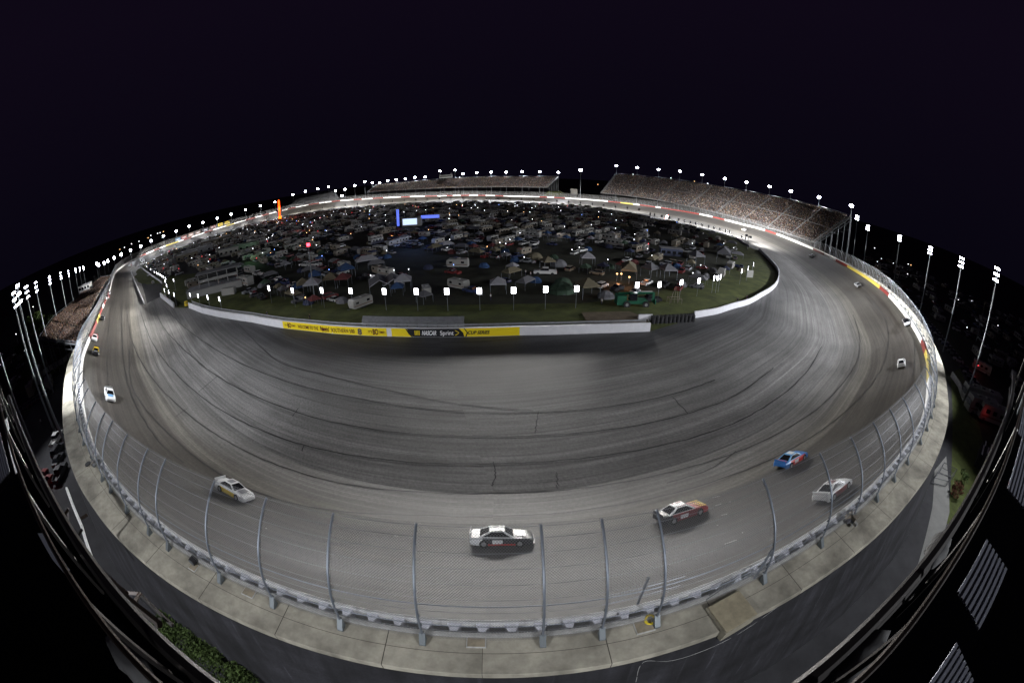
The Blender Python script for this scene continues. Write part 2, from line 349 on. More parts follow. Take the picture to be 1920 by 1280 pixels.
# steel tube face, one panel per run of colour
runs = []; i = 0
while i < NR:
    j = i
    while j+1 < NR and SC[j+1] == SC[i]: j += 1
    runs.append((i, j+1, SC[i])); i = j+1
face = [(.02, -.25), (0, 0.02), (0, .20), (.035, .23), (0, .26), (0, .46), (.035, .49), (0, .52), (0, .74), (.035, .77), (0, .80), (0, 1.14), (.03, 1.17), (.2, 1.17), (.22, 1.1), (.22, 0)]
for a, b_, k in runs:
    if k == 0: q = MB(); ribbon(q, a, b_, face, M_WHITE); q.build('barrier_rail', None, wallT)
for a, b_, k in runs:
    if k:
        q = MB(); ribbon(q, a, b_, face, (None, M_RED, M_YEL)[k]); o = q.build('sponsor_panel', None, wallT); o['label'] = 'red panel of the barrier' if k == 1 else 'yellow panel of the barrier'
# foam blocks in the gap behind the rail
M_FOAM = mat('foam_block', (.70,.71,.78), .7, noise=.3, nscale=3)
foam_proto = MB(); foam_proto.add([(-.36,0,-.45),(.36,0,-.45),(.36,0,.47),(-.36,0,.47),(-.26,.56,-.45),(.26,.56,-.45),(.14,.56,.42),(-.14,.56,.42)], [(0,1,2,3),(4,7,6,5),(3,2,6,7),(1,5,6,2),(0,3,7,4),(0,4,5,1)])
fm = foam_proto.mesh('foam_block', M_FOAM)
near_i = [i for i in range(NR) if STD[i] < 95]; near_i.sort(key=lambda i: AZ[i])
cnt = 0
for i in [q for q in range(NR) if STD[q] < 78]:
    if cnt >= 100: break
    if i % 1 == 0:
        o = bpy.data.objects.new('foam_block', fm); col.objects.link(o); o.parent = wallT; p = off(i, .23, .62); o.location = p
        o.rotation_euler = (random.uniform(-.05, .05), 0, math.atan2(-NIN[i, 1], -NIN[i, 0])-R(90)+random.uniform(-.06, .06)); o.scale = (random.uniform(.9, 1.1), 1, random.uniform(.92, 1.05)); cnt += 1
# concrete retaining wall
b = MB(); ribbon(b, 0, 0, [(.82, -.6), (.82, 1.12), (.86, 1.15), (1.06, 1.15), (1.10, 1.10), (1.02, .86)], M_WCONC, closed=True)
tag(b.build('retaining_wall'), 'concrete retaining wall behind the outer barrier of the banked oval', 'wall')
# walkway: 2.0 wide below the camera, 4 wide beyond
b = MB(); s = b.mslot(M_CONC); ids = [i for i in range(NR)]; 
WOUT = 3.3+1.2*np.clip((STD-14)/30, 0, 1)
def walk_material():
    m = M_CONC; n = m.node_tree.nodes; l = m.node_tree.links; bs = n['Principled BSDF']
    uv = n.new('ShaderNodeUVMap'); uv.uv_map = 'UVMap'; sp = n.new('ShaderNodeSeparateXYZ'); l.new(uv.outputs[0], sp.inputs[0])
    fr = n.new('ShaderNodeMath'); fr.operation = 'PINGPONG'; fr.inputs[1].default_value = 3.1; l.new(sp.outputs['X'], fr.inputs[0])
    lt = n.new('ShaderNodeMath'); lt.operation = 'LESS_THAN'; lt.inputs[1].default_value = .025; l.new(fr.outputs[0], lt.inputs[0])
    s1 = n.new('ShaderNodeMath'); s1.operation = 'SUBTRACT'; s1.inputs[1].default_value = 1.05; l.new(sp.outputs['Y'], s1.inputs[0])
    ab = n.new('ShaderNodeMath'); ab.operation = 'ABSOLUTE'; l.new(s1.outputs[0], ab.inputs[0]); l2 = n.new('ShaderNodeMath'); l2.operation = 'LESS_THAN'; l2.inputs[1].default_value = .015; l.new(ab.outputs[0], l2.inputs[0])
    mx = n.new('ShaderNodeMath'); mx.operation = 'MAXIMUM'; l.new(lt.outputs[0], mx.inputs[0]); l.new(l2.outputs[0], mx.inputs[1])
    nz = n.new('ShaderNodeTexNoise'); nz.inputs['Scale'].default_value = .30; nz.inputs['Detail'].default_value = 8; l.new(uv.outputs[0], nz.inputs['Vector'])
    r2 = n.new('ShaderNodeMapRange'); r2.inputs[1].default_value = .40; r2.inputs[2].default_value = .66; r2.inputs[3].default_value = 1.05; r2.inputs[4].default_value = .48; l.new(nz.outputs['Fac'], r2.inputs[0])
    src = bs.inputs['Base Color'].links[0].from_socket
    v = n.new('ShaderNodeVectorMath'); v.operation = 'SCALE'; l.new(src, v.inputs[0]); l.new(r2.outputs[0], v.inputs['Scale'])
    mc = n.new('ShaderNodeMix'); mc.data_type = 'RGBA'; mc.inputs['B'].default_value = (.07,.06,.05,1); l.new(mx.outputs[0], mc.inputs['Factor']); l.new(v.outputs[0], mc.inputs['A']); l.new(mc.outputs['Result'], bs.inputs['Base Color'])
walk_material()
rows = np.zeros((NR, 5, 3)); uvs = np.zeros((NR, 5, 2))
for i in range(NR):
    for j, (d, z) in enumerate(((1.0, .93), (WOUT[i]*.5+.5, .90), (WOUT[i], .88), (WOUT[i]+.03, .84), (WOUT[i]+.05, .35))):
        rows[i, j] = off(i, d, z); uvs[i, j] = (SLEN[i], d-1.0)
wk = grid_obj('concrete_walkway', rows, uvs, M_CONC, flip=False); tag(wk, kind='structure'); wk.data.polygons.foreach_set('use_smooth', [False]*len(wk.data.polygons))
rows = np.zeros((NR, 6, 3)); slope = 7.2
for i in range(NR):
    zo = RING[i, 2]; hgt = zo+.36
    for j, t in enumerate((0, .04, .3, .6, .9, 1.0)):
        d = WOUT[i]+.06+t*hgt*.20; rows[i, j] = (RING[i, 0]-NIN[i, 0]*d, RING[i, 1]-NIN[i, 1]*d, hgt*(1-t)-.05*(t > .99))
euv = np.zeros((NR, 6, 2)); euv[:, :, 0] = SLEN[:, None]; euv[:, :, 1] = np.array([0, .4, 3, 6, 9, 10])[None]
def wallface_material():
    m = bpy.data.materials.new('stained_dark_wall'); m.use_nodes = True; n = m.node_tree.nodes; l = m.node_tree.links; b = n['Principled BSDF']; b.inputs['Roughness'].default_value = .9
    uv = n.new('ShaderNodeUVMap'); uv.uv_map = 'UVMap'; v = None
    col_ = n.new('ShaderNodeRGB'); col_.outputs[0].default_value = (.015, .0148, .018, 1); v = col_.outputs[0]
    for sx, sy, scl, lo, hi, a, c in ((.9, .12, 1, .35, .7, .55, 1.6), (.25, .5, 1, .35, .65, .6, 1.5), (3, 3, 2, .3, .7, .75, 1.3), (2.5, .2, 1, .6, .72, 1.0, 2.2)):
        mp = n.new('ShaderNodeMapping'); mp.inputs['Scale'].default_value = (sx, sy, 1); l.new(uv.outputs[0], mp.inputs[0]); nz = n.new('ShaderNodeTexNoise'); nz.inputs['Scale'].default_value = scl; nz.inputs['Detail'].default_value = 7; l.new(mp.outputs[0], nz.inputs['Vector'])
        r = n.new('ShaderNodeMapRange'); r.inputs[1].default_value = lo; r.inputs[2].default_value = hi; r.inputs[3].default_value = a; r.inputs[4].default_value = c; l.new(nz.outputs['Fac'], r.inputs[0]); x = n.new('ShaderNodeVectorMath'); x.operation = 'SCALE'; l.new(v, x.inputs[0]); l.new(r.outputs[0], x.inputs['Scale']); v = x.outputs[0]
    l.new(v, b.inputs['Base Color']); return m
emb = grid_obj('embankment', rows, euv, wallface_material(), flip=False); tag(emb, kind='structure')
rows = np.zeros((NR, 3, 3))
for i in range(NR):
    base = WOUT[i]+.06+(RING[i, 2]+.36)*.20
    for j, d in enumerate((-.4, 3.5, 8.5)): rows[i, j] = (RING[i, 0]-NIN[i, 0]*(base+d), RING[i, 1]-NIN[i, 1]*(base+d), .012)
tag(grid_obj('perimeter_road', rows, None, M_ROAD, flip=False), kind='structure')

# ------------------------------------------------------------------ catch fence
M_STEEL = mat('galvanised_steel', (.22,.245,.285), .42, metal=.6, noise=.12, nscale=3, spec=.5)
M_CABLE = mat('fence_cable', (.30,.31,.33), .5, metal=.5)
fence = empty('catch_fence'); tag(fence, 'tall chain link catch fence on curved steel posts along the outer barrier', 'fence')
SHAPE = [(1.35, .75), (1.3, 1.5), (1.15, 2.6), (.8, 3.7), (.15, 4.75), (-.7, 5.6), (-1.6, 6.25), (-2.3, 6.6)]
SHP = catmull([(a, b) for a, b in SHAPE], 3)
spost = MB(); spost.tube([(0, -d, z) for d, z in SHP], .070, 8, M_STEEL)
spost.prism([(-1.3+.02, .9), (-1.3-.5, .72), (-1.3-.5, 1.05), (-1.3+.02, 1.6)], -.16, .16, mat('bracket_steel', (.16,.18,.19), .5, metal=.4))
for d, z in SHP[3:-2:2]: spost.box((0.0, -d+.12, z), (.16, .10, .06), MATS['bracket_steel'])
pm = spost.mesh('post'); [setattr(p, 'use_smooth', True) for p in pm.polygons if p.material_index == 0]
seen_posts = [P(px, py, 11.0) for px, py in ((197,893),(214,917),(243,952),(286,992),(332,1025),(412,1072),(520,1112),(665,1165),(805,1190),(998,1195),(1130,1180),(1250,1157),(1437,1087),(1532,1025),(1595,972),(1640,935),(1675,895),(1700,860),(1717,830),(1731,804),(1741,780))]
near_post_i = [near_station(q.x, q.y) for q in seen_posts]; ia0, ib0 = near_post_i[0], near_post_i[-1]
postst = list(near_post_i); s_ = SLEN[ib0]+4.8; send = SLEN[ia0]-2
while s_ < send: postst.append(int(np.argmin(abs(SLEN-s_)))); s_ += 4.9
print('posts', len(postst), [(i, round(STD[i])) for i in near_post_i])
byd = sorted(postst, key=lambda i: STD[i])
for i in byd[:99]:
    o = bpy.data.objects.new('post', pm); col.objects.link(o); o.parent = fence; o.location = tuple(RING[i]); o.rotation_euler = (0, 0, math.atan2(NIN[i, 1], NIN[i, 0])-R(90))
far = MB()
for i in byd[99:]: far.tube([off(i, d, z) for d, z in SHP[::4]], .08, 4, M_STEEL, cap=False)
o = far.build('post', None, fence); o['kind'] = 'stuff'
def mesh_material():
    m = bpy.data.materials.new('chain_link'); m.use_nodes = True; n = m.node_tree.nodes; l = m.node_tree.links; b = n['Principled BSDF']
    b.inputs['Base Color'].default_value = (.20,.20,.20,1); b.inputs['Roughness'].default_value = .5; b.inputs['Metallic'].default_value = .3
    uv = n.new('ShaderNodeUVMap'); uv.uv_map = 'UVMap'; sp = n.new('ShaderNodeSeparateXYZ'); l.new(uv.outputs[0], sp.inputs[0])
    res = []
    for op in ('ADD', 'SUBTRACT'):
        a = n.new('ShaderNodeMath'); a.operation = op; l.new(sp.outputs['X'], a.inputs[0]); l.new(sp.outputs['Y'], a.inputs[1])
        k = n.new('ShaderNodeMath'); k.operation = 'PINGPONG'; k.inputs[1].default_value = .075; l.new(a.outputs[0], k.inputs[0])
        t = n.new('ShaderNodeMath'); t.operation = 'LESS_THAN'; t.inputs[1].default_value = .0105; l.new(k.outputs[0], t.inputs[0]); res.append(t)
    mx = n.new('ShaderNodeMath'); mx.operation = 'MAXIMUM'; l.new(res[0].outputs[0], mx.inputs[0]); l.new(res[1].outputs[0], mx.inputs[1])
    l.new(mx.outputs[0], b.inputs['Alpha']); return m
sh = catmull([(a, b) for a, b in SHAPE], 2)
ln = np.r_[0, np.cumsum([math.hypot(sh[k+1][0]-sh[k][0], sh[k+1][1]-sh[k][1]) for k in range(len(sh)-1)])]
rows = np.zeros((NR, len(sh), 3)); uvs = np.zeros((NR, len(sh), 2))
for i in range(NR):
    for j, (d, z) in enumerate(sh): rows[i, j] = off(i, d-.12, z); uvs[i, j] = (SLEN[i], ln[j])
cl = grid_obj('chain_link_mesh', rows, uvs, mesh_material(), flip=False); cl.parent = fence
cb = MB()
nearset = [i for i in range(NR) if STD[i] < 200]; start = next(i for i in range(NR) if STD[i] < 200 and STD[(i-1) % NR] >= 200)
seq = [(start+k) % NR for k in range(len(nearset))]
for j in range(2, len(SHP)-1, 2):
    d, z = SHP[j]; cb.tube([off(i, d-.13, z) for i in seq[::2]], .012, 3, M_CABLE, cap=False)
for (d, z) in ((1.12, 2.3), (.72, 3.75)):
    seq2 = [i for i in seq if STD[i] < 70]
    cb.tube([off(i, d-.05, z) for i in seq2], .032, 5, M_STEEL, cap=False)
cb.build('cable', None, fence)

# ------------------------------------------------------------------ inner walls with lettering
def wall_run(name, pts, h, th, m, parent, z0=0.0):
    b = MB(); pts = [Vector((p[0], p[1], 0)) for p in pts]; k = len(pts); vs = []
    for i, p in enumerate(pts):
        t = (pts[min(i+1, k-1)]-pts[max(i-1, 0)]).normalized(); nn = Vector((-t.y, t.x, 0))*th/2
        for q, z in ((p-nn, z0), (p-nn*.85, z0+h), (p+nn*.85, z0+h), (p+nn, z0)): vs.append((q.x, q.y, z))
    fs = []
    for i in range(k-1):
        for j in range(3): fs.append((4*i+j, 4*i+j+1, 4*i+j+5, 4*i+j+4))
    fs += [(0, 3, 2, 1), (4*k-4, 4*k-3, 4*k-2, 4*k-1)]
    b.add(vs, fs, m); return fixn(b.build(name, None, parent))
M_INW = mat('inner_wall_white', (.60,.60,.63), .6, noise=.08, nscale=.8)
fpx = [(355,577),(380,587),(411,594),(440,599),(474,604),(503,610),(533,615),(580,620),(625,625),(672,628),(720,630),(770,631),(815,631.5),(860,631),(920,630),(980,628),(1040,627),(1100,625),(1160,623),(1218,621)]
fw = [P(*p) for p in fpx]
IW = empty('inner_wall'); tag(IW, 'long low white inner wall with yellow lettered banners in front of the grass', 'wall')
wall_run('wall', fw, 1.95, .45, M_INW, IW)
def along(pts, px):                      # point on polyline nearest to given image column
    for a, b, pa, pb in zip(pts, pts[1:], fpx, fpx[1:]):
        if pa[0] <= px <= pb[0]: t = (px-pa[0])/(pb[0]-pa[0]); return a+(b-a)*t
    return pts[-1]
def banner(px0, px1, m, name, lab):
    xs = [px0+(px1-px0)*k/12 for k in range(13)]; pts = [along(fw, x) for x in xs]; b = MB(); vs = []
    for i, p in enumerate(pts):
        t = (pts[min(i+1, 12)]-pts[max(i-1, 0)]).normalized(); nn = Vector((t.y, -t.x, 0))*.262
        for z in (.08, 1.86): q = p+nn; vs.append((q.x, q.y, z))
    b.add(vs, [(2*i, 2*i+2, 2*i+3, 2*i+1) for i in range(12)], m); o = b.build(name, None, IW); o['label'] = lab; return o
M_BYEL = mat('banner_yellow', (.72,.56,.01), .55); M_BBLK = mat('banner_black', (.012,.013,.016), .5); M_LET = mat('banner_brown_letters', (.09,.012,.012), .6); M_LW = mat('banner_white_letters', (.8,.8,.82), .6)
banner(533, 727, M_BYEL, 'banner', 'yellow welcome banner on the inner wall'); banner(736, 974, M_BYEL, 'banner', 'yellow series banner on the inner wall')
def tomesh(o):
    dg = bpy.context.evaluated_depsgraph_get(); me = bpy.data.meshes.new_from_object(o.evaluated_get(dg)); nm = o.name.split('.')[0]
    n_ = bpy.data.objects.new(nm, me); bpy.data.objects.remove(o); col.objects.link(n_); n_.name = nm; return n_
def text(word, px0, px1, m, h=.95, z=.5, shear=0.0, bold=.012, up=.31, name='lettering'):
    cu = bpy.data.curves.new(name, 'FONT'); cu.body = word; cu.size = h/.72; cu.extrude = .008; cu.offset = bold; cu.shear = shear; cu.align_x = 'LEFT'; cu.materials.append(m)
    o = bpy.data.objects.new(name, cu); col.objects.link(o); bpy.context.view_layer.update()
    wdt = max(o.dimensions.x, .01); o = tomesh(o); a, b_ = along(fw, px0), along(fw, px1); t = (b_-a); L = t.length; t.normalize(); nn = Vector((t.y, -t.x, 0))
    o.location = a+nn*up+Vector((0, 0, z)); o.rotation_euler = (R(90), 0, math.atan2(t.y, t.x)); o.scale = (L/wdt, 1, 1); o.parent = IW; return o
text("IT'S", 537, 542.5, M_LET, .42, .78); text('BO', 542.5, 549, M_LET, 1.15, .45, bold=.05); text('TIME!', 550, 557, M_LET, .42, .78)
text('WELCOME TO THE', 562, 600, M_LET, .85, .52); text("Bojangles'", 603, 620, M_LET, 1.05, .5, shear=.25, bold=.05); text('SOUTHERN 500', 623, 667, M_LET, .9, .5)
b = MB(); q = along(fw, 677); q2 = along(fw, 679); t = (q2-q).normalized(); nn = Vector((t.y, -t.x, 0))
mat('banner_grey', (.1,.09,.09), .6); text('. IT\'S', 690, 700, M_LET, .5, .72); text('BO', 701, 711, M_LET, 1.2, .42, bold=.05); text('TIME! .', 712, 725, M_LET, .5, .72)
text('8', 673, 681, MATS['banner_grey'], 1.3, .3, bold=.09, name='emblem')
# black field, chevrons and words of the second banner
def bposter(poly, m, up=.275, name='banner_field'):
    vs = []
    for px, z in poly:
        a = along(fw, px); c = along(fw, px+2); t = (c-a).normalized(); q = a+Vector((t.y, -t.x, 0))*up; vs.append((q.x, q.y, z))
    b = MB(); b.add(vs, [tuple(range(len(vs)))], m); o = b.build(name, None, IW); return o
b = MB(); vs = []
for k in range(17):
    for z, x0_, x1_ in ((.08, 776, 871), (.97, 769, 869), (1.86, 765, 861)):
        px = x0_+(x1_-x0_)*k/16; a = along(fw, px); c = along(fw, px+2); t = (c-a).normalized(); q = a+Vector((t.y, -t.x, 0))*.272; vs.append((q.x, q.y, z))
b.add(vs, [(3*i+j, 3*i+j+3, 3*i+j+4, 3*i+j+1) for i in range(16) for j in range(2)], M_BBLK); b.build('banner_field', None, IW)
for k in range(4): bposter([(779+k*2.6, .45), (780.6+k*2.6, .45), (780.6+k*2.6, 1.45), (779+k*2.6, 1.45)], M_BYEL, .30, 'logo_bar')
text('NASCAR', 792, 819, M_LW, .95, .5, shear=.35, bold=.03); text('Sprint', 826, 851, M_LW, .95, .5)
bposter([(853, 1.45), (861, .95), (853, .4), (856, .4), (862, .95), (856, 1.45)], M_BYEL, .30, 'logo_arrow')
text('CUP SERIES', 877, 918, M_BBLK, .7, .62, shear=.35, bold=.03)
for dx in (0,):
    bposter([(870, 1.86), (876, .95), (872.5, .08), (875, .08), (878, .95), (872.5, 1.86)], M_BBLK, .29, 'banner_curve'); bposter([(762, 1.86), (764, 1.86), (775.5, .08), (773, .08), (768, .6)], M_BBLK, .29, 'banner_curve')
# guard rail behind the wall
M_GR = mat('guard_rail_steel', (.42,.43,.45), .35, metal=.7, noise=.2, nscale=1)
gr = empty('guard_rail'); tag(gr, 'grey corrugated guard rail standing just behind the long inner wall', 'guard rail')
b = MB(); pts = [along(fw, x)+Vector((0, 1.6, 0)) for x in np.linspace(357, 1214, 90)]
for z0 in (1.15, 1.75):
    for (dy, z) in ((0, 0), (.08, .1), (0, .2), (.08, .3), (0, .4)):
        pass
    vs = []
    for p in pts:
        for dy, z in ((0, 0), (-.09, .1), (0, .2), (-.09, .3), (0, .4)): vs.append((p.x, p.y+dy, z0+z))
    b.add(vs, [(5*i+j, 5*i+j+5, 5*i+j+6, 5*i+j+1) for i in range(len(pts)-1) for j in range(4)], M_GR)
b.build('rail', None, gr)
b = MB()
for p in pts[::2]: b.box((p.x, p.y+.12, 1.0), (.16, .16, 2.3), mat('timber_post', (.12,.10,.08), .9))
b.build('post', None, gr)['kind'] = 'stuff'
# a second raised barrier behind the banners
b = MB(); pts = [along(fw, x)+Vector((0, 3.2, 0)) for x in np.linspace(672, 868, 24)]; vs = []
for p in pts:
    for dy, z in ((0, .6), (-.1, 1.1), (0, 1.6), (-.1, 2.1), (.9, 2.9)): vs.append((p.x, p.y+dy, z))
b.add(vs, [(5*i+j, 5*i+j+5, 5*i+j+6, 5*i+j+1) for i in range(len(pts)-1) for j in range(4)], M_GR)
tag(b.build('raised_guard_rail'), 'taller double steel guard rail behind the middle of the yellow banners', 'guard rail')
# right inner wall
rp = [P(*p) for p in ((1301,596),(1342,589),(1373,579),(1404,570),(1427,557),(1446,545),(1457,532),(1460,515),(1457,507),(1443,490),(1423,470))]
rp = [Vector(q) for q in catmull([tuple(v) for v in rp], 4)]
tag(wall_run('curved_inner_wall', rp, 1.7, .4, M_INW, None), 'curved low white wall round the right end of the grass infield', 'wall')
tag(wall_run('wall_stub', [P(1196,603), P(1222,602)], 1.7, .5, M_INW, None), 'short white wall stub at the left end of the black tyre row', 'wall')
tag(wall_run('pit_wall', [P(244,506), P(271,571)], 1.2, .5, M_INW, None), 'white wall between the racing surface and the dark pit road', 'pit wall')
tag(wall_run('pit_crew_wall', [P(261,500), P(304,532)], 1.2, .4, M_INW, None), 'white wall on the infield side of the pit road', 'pit wall')
tag(wall_run('gate_wall', [P(302,557), P(327,577)], 1.9, .8, M_INW, None), 'thick white wall section between pit road and infield opening', 'wall')
fr_ = [D(px, py, d) for px, py, d in ((1405,466,258),(1370,443,304),(1317,429,322),(1255,415,350),(1205,405,374),(1155,395,406))]
tag(wall_run('far_inner_wall', fr_, 1.1, .4, M_INW, None), 'white inner wall along the far straight behind the campers', 'wall')
# pit lane paving
def lerp(a, b, t): return a+(b-a)*t
M_PIT = mat('pit_lane_asphalt', (.030,.030,.032), .85, noise=.25, nscale=.3)
sheet('pit_road', [P(247,507), P(273,570), P(302,556), P(304,533), P(262,501)], .045, M_PIT)
# tyre barrier: sixteen stacks of tyres in two rows
M_RUB = mat('tyre_rubber', (.022,.022,.024), .8, bump=.4)
ty = MB(); 
for k in range(4):
    nn_ = 14; vs = []
    for (r_, z) in ((.20, .02), (.34, 0), (.40, .06), (.42, .16), (.40, .26), (.34, .32), (.20, .30)):
        for j in range(nn_): q = 2*math.pi*j/nn_; vs.append((r_*math.cos(q)*1.25, r_*math.sin(q)*1.25, z*1.2+k*.4))
    ty.add(vs, [(a*nn_+j, a*nn_+(j+1) % nn_, (a+1)*nn_+(j+1) % nn_, (a+1)*nn_+j) for a in range(6) for j in range(nn_)], M_RUB)
tym = ty.mesh('tyre_stack'); [setattr(p, 'use_smooth', True) for p in tym.polygons]
A, B = P(1224,607), P(1299,603); nst = 11
for row in range(2):
    for k in range(nst):
        o = bpy.data.objects.new('tyre_stack', tym); col.objects.link(o); q = lerp(A, B, (k+.3*row)/(nst-1)); o.location = (q.x, q.y+row*1.0, .03); o.rotation_euler = (random.uniform(-.03, .03), random.uniform(-.03, .03), k)
        tag(o, 'black stack of four tyres in the tyre barrier beside the white wall stub', 'tyre stack', 'tyre stacks closing the gap in the inner wall')
o = MB().cyl((0, 0, .6), .45, 1.2, 14, mat('barrel_yellow', (.7,.5,.03), .5)).cyl((0, 0, .75), .46, .16, 14, mat('barrel_band', (.05,.05,.05), .5)).build('crash_barrel'); o.location = P(350,573); o.scale = (1.6, 1.6, 1.4); tag(o, 'yellow crash barrel at the left end of the long inner wall', 'barrel')

# ------------------------------------------------------------------ floodlight towers
M_POLE = mat('tower_pole', (.22,.24,.26), .5, metal=.5, spec=.5)
M_LAMP = mat('lamp_glass', (.9,.9,.9), .3, emit=(.86,.88,1.0), estr=60)
M_LHEAD = mat('lamp_housing', (.08,.08,.09), .6)
def spot(parent, loc, aim, energy, size, blend=.6, rad=.6, color=(.93,.95,1.0)):
    ld = bpy.data.lights.new('floodlight', 'SPOT'); ld.energy = energy; ld.spot_size = size; ld.spot_blend = blend; ld.shadow_soft_size = rad; ld.color = color
    o = bpy.data.objects.new('floodlight', ld); col.objects.link(o); o.location = loc
    o.rotation_euler = (Vector(aim)-Vector(loc)).to_track_quat('-Z', 'Y').to_euler()
    if parent: o.parent = parent; o.matrix_parent_inverse = parent.matrix_basis.inverted()
    return o
TPOLE = MB().tube([(0, 0, 0), (0, 0, 15), (0, 0, 30)], [.34, .26, .16], 8, M_POLE).mesh('pole')
hd = MB()
for z in (0, 1.3, 2.6): hd.box((0, 0, -.2-z), (4.6, .14, .14), M_POLE)
hd.box((0, -.12, -1.4), (.16, .12, 3.2), M_POLE); TARM = hd.mesh('crossarm')
lm1 = MB(); lm1.cyl((0, .18, 0), .42, .5, 10, M_LHEAD, 'Y'); lm1.cyl((0, .44, 0), .42, .12, 14, M_LAMP, 'Y'); TLAMP = lm1.mesh('lamp')
fb = MB(); fb.box((0, .25, -1.2), (3.0, .5, 2.6), M_LHEAD); fb.add([(-1.5,.52,-2.8),(1.5,.52,-2.8),(2.5,.52,-1.9),(2.3,.52,-.3),(1.2,.52,.5),(-1.4,.52,.3),(-2.4,.52,-.5),(-2.2,.52,-2.1)], [(7,6,5,4,3,2,1,0)], M_LAMP); TBANK = fb.mesh('lamp_bank')
def tower(px, py, d, label, group, base=0.0, aim=None, e=0, size=R(84), lit=True, s=1.0, near=False, top=None, full_aim=False):
    top = top or D(px, py, d); h = top.z-base-.8
    t = empty('light_tower', (top.x, top.y, base))
    tgt = aim if aim else (CEN[0], CEN[1]); t.rotation_euler = (0, 0, math.atan2(tgt[1]-top.y, tgt[0]-top.x)-R(90))
    o = bpy.data.objects.new('pole', TPOLE); col.objects.link(o); o.parent = t; o.scale = (1, 1, h/30)
    if near:
        o = bpy.data.objects.new('crossarm', TARM); col.objects.link(o); o.parent = t; o.location = (0, 0, h); o.scale = (s, 1, s)
        for r in range(3):
            for k in range(4):
                o = bpy.data.objects.new('lamp', TLAMP); col.objects.link(o); o.parent = t; o.location = ((k-1.5)*1.2*s, 0, h+.12-1.3*r*s); o.scale = (s*(.52 if px < 900 else .62),)*3; o.rotation_euler = (R(-12), 0, random.uniform(-.35, .35))
    else:
        o = bpy.data.objects.new('lamp_bank', TBANK); col.objects.link(o); o.parent = t; o.location = (0, 0, h); o.scale = (s*.75, 1, s*.75)
    if e:
        dr = Vector((tgt[0]-top.x, tgt[1]-top.y, 0)).normalized(); bpy.context.view_layer.update()
        aimp = Vector((top.x, top.y, 0))+dr*(math.hypot(tgt[0]-top.x, tgt[1]-top.y) if near or full_aim else 32)
        lo = spot(None, (top.x+dr.x*.9, top.y+dr.y*.9, top.z-.5), tuple(aimp), e, size); lo.parent = t; lo.matrix_parent_inverse = t.matrix_basis.inverted()
    tag(t, label, 'light tower', group); return t
NT = 'leftmost tall tower|second'
right_row = [(1872,498,111,'tall light tower nearest the right edge, above the camper field'),(1805,480,149,'tall light tower second from the right edge'),(1746,460,188,'tall light tower third from the right edge'),(1688,440,262,'tall light tower standing alone fourth from the right edge'),
             (1628,421,300,'tall light tower just right of the grandstand end, the lower of two'),(1608,403,325,'tall light tower closest to the right end of the big grandstand')]
for k, (px, py, d, lab) in enumerate(right_row):
    p_ = D(px, py, d); i = near_station(p_.x, p_.y); tower(px, py, d, lab, None, aim=(RING[i, 0]+NIN[i, 0]*14, RING[i, 1]+NIN[i, 1]*14), e=(150000, 240000, 260000, 300000, 200000, 200000)[k], near=True)
left_row = [(30,528,79,'light tower with the biggest lamp cluster at the far left',30000),(47,533,125,'light tower with two lamp tiers second from the left edge',22000),(23,543,98,'lowest lit light tower at the left edge',9000),(65,526,150,'light tower fourth from the left edge',12000),(91,516,186,'light tower behind the round tree',12000),(112,509,222,'light tower right of the round tree',12000),(127,506,262,'light tower left of the stand booth',12000),
            (140,502,300,None,10000),(148,500,330,None,9000),(155,498,356,None,9000),(180,491,400,None,8000),(184,493,425,None,0),(194,490,440,None,8000),(201,486,455,None,0),(213,480,470,None,0),(226,474,480,None,0)]
for k, (px, py, d, lab, e) in enumerate(left_row):
    p_ = D(px, py, d); i = near_station(p_.x, p_.y)
    tower(px, py, d, lab or 'small distant light tower in the row above the left grandstand', None if lab else 'light towers above the left grandstand', aim=(RING[i, 0]+NIN[i, 0]*15, RING[i, 1]+NIN[i, 1]*15), e=e*2.6, s=1.0 if k < 7 else 1.15, near=k < 7, full_aim=True)
tower(0, 676, 99.5, 'light tower pole cut by the left edge, its lamps out of frame', None, aim=(-60, 30), e=40000, near=True, top=Vector((-97, 23.4, 31)))
tower(0, 0, 79, 'light tower pole cut by the right edge, its lamps out of frame', None, aim=(50, 30), e=45000, near=True, top=Vector((77.6, 15.6, 31)))
NEARBACK = [(-34, -30), (34, -30)]
for x, y in NEARBACK: tower(0, 0, 0, 'light tower of the same row standing behind the viewpoint', 'light towers behind the viewpoint', aim=(x*.6, 16), e=70000, size=R(100) if x > 0 else R(78), near=True, top=Vector((x, y, 38)))
far_left = [(244,466),(263,459),(283,449),(306,440),(330,431),(354,422),(380,415),(407,407),(433,400),(460,391),(488,384),(515,377)]
for k, (px, py) in enumerate(far_left):
    a = azim(px, py); i = int(np.argmin(abs(AZ-a)+(STD < 200)*999)); tower(px, py, STD[i]+14, 'distant light tower along the far left bend of the oval', 'light towers along the far left bend', aim=(RING[i, 0]+NIN[i, 0]*12, RING[i, 1]+NIN[i, 1]*12), e=16000, s=.8)
def far_d(px, py, extra): 
    a = azim(px, py); i = int(np.argmin(abs(AZ-a)+(STD < 200)*999)); return STD[i]+extra, i
for (px, py, ex, lab) in [(549,363,40,0),(573,357,40,0),(596,352,40,0),(616,348,40,0),(629,356,14,1),(641,365,14,1),(647,353,14,1),(665,346,14,1),(684,339,14,1)]:
    d, i = far_d(px, py, ex); tower(px, py, d, ('light tower rising behind the dark empty grandstand', 'light tower between the dark stand and the crowded far grandstand')[lab], ('towers behind the dark grandstand', 'towers between the two left grandstands')[lab], base=0, aim=(RING[i, 0], RING[i, 1]), e=26000 if lab else 0, s=.85)
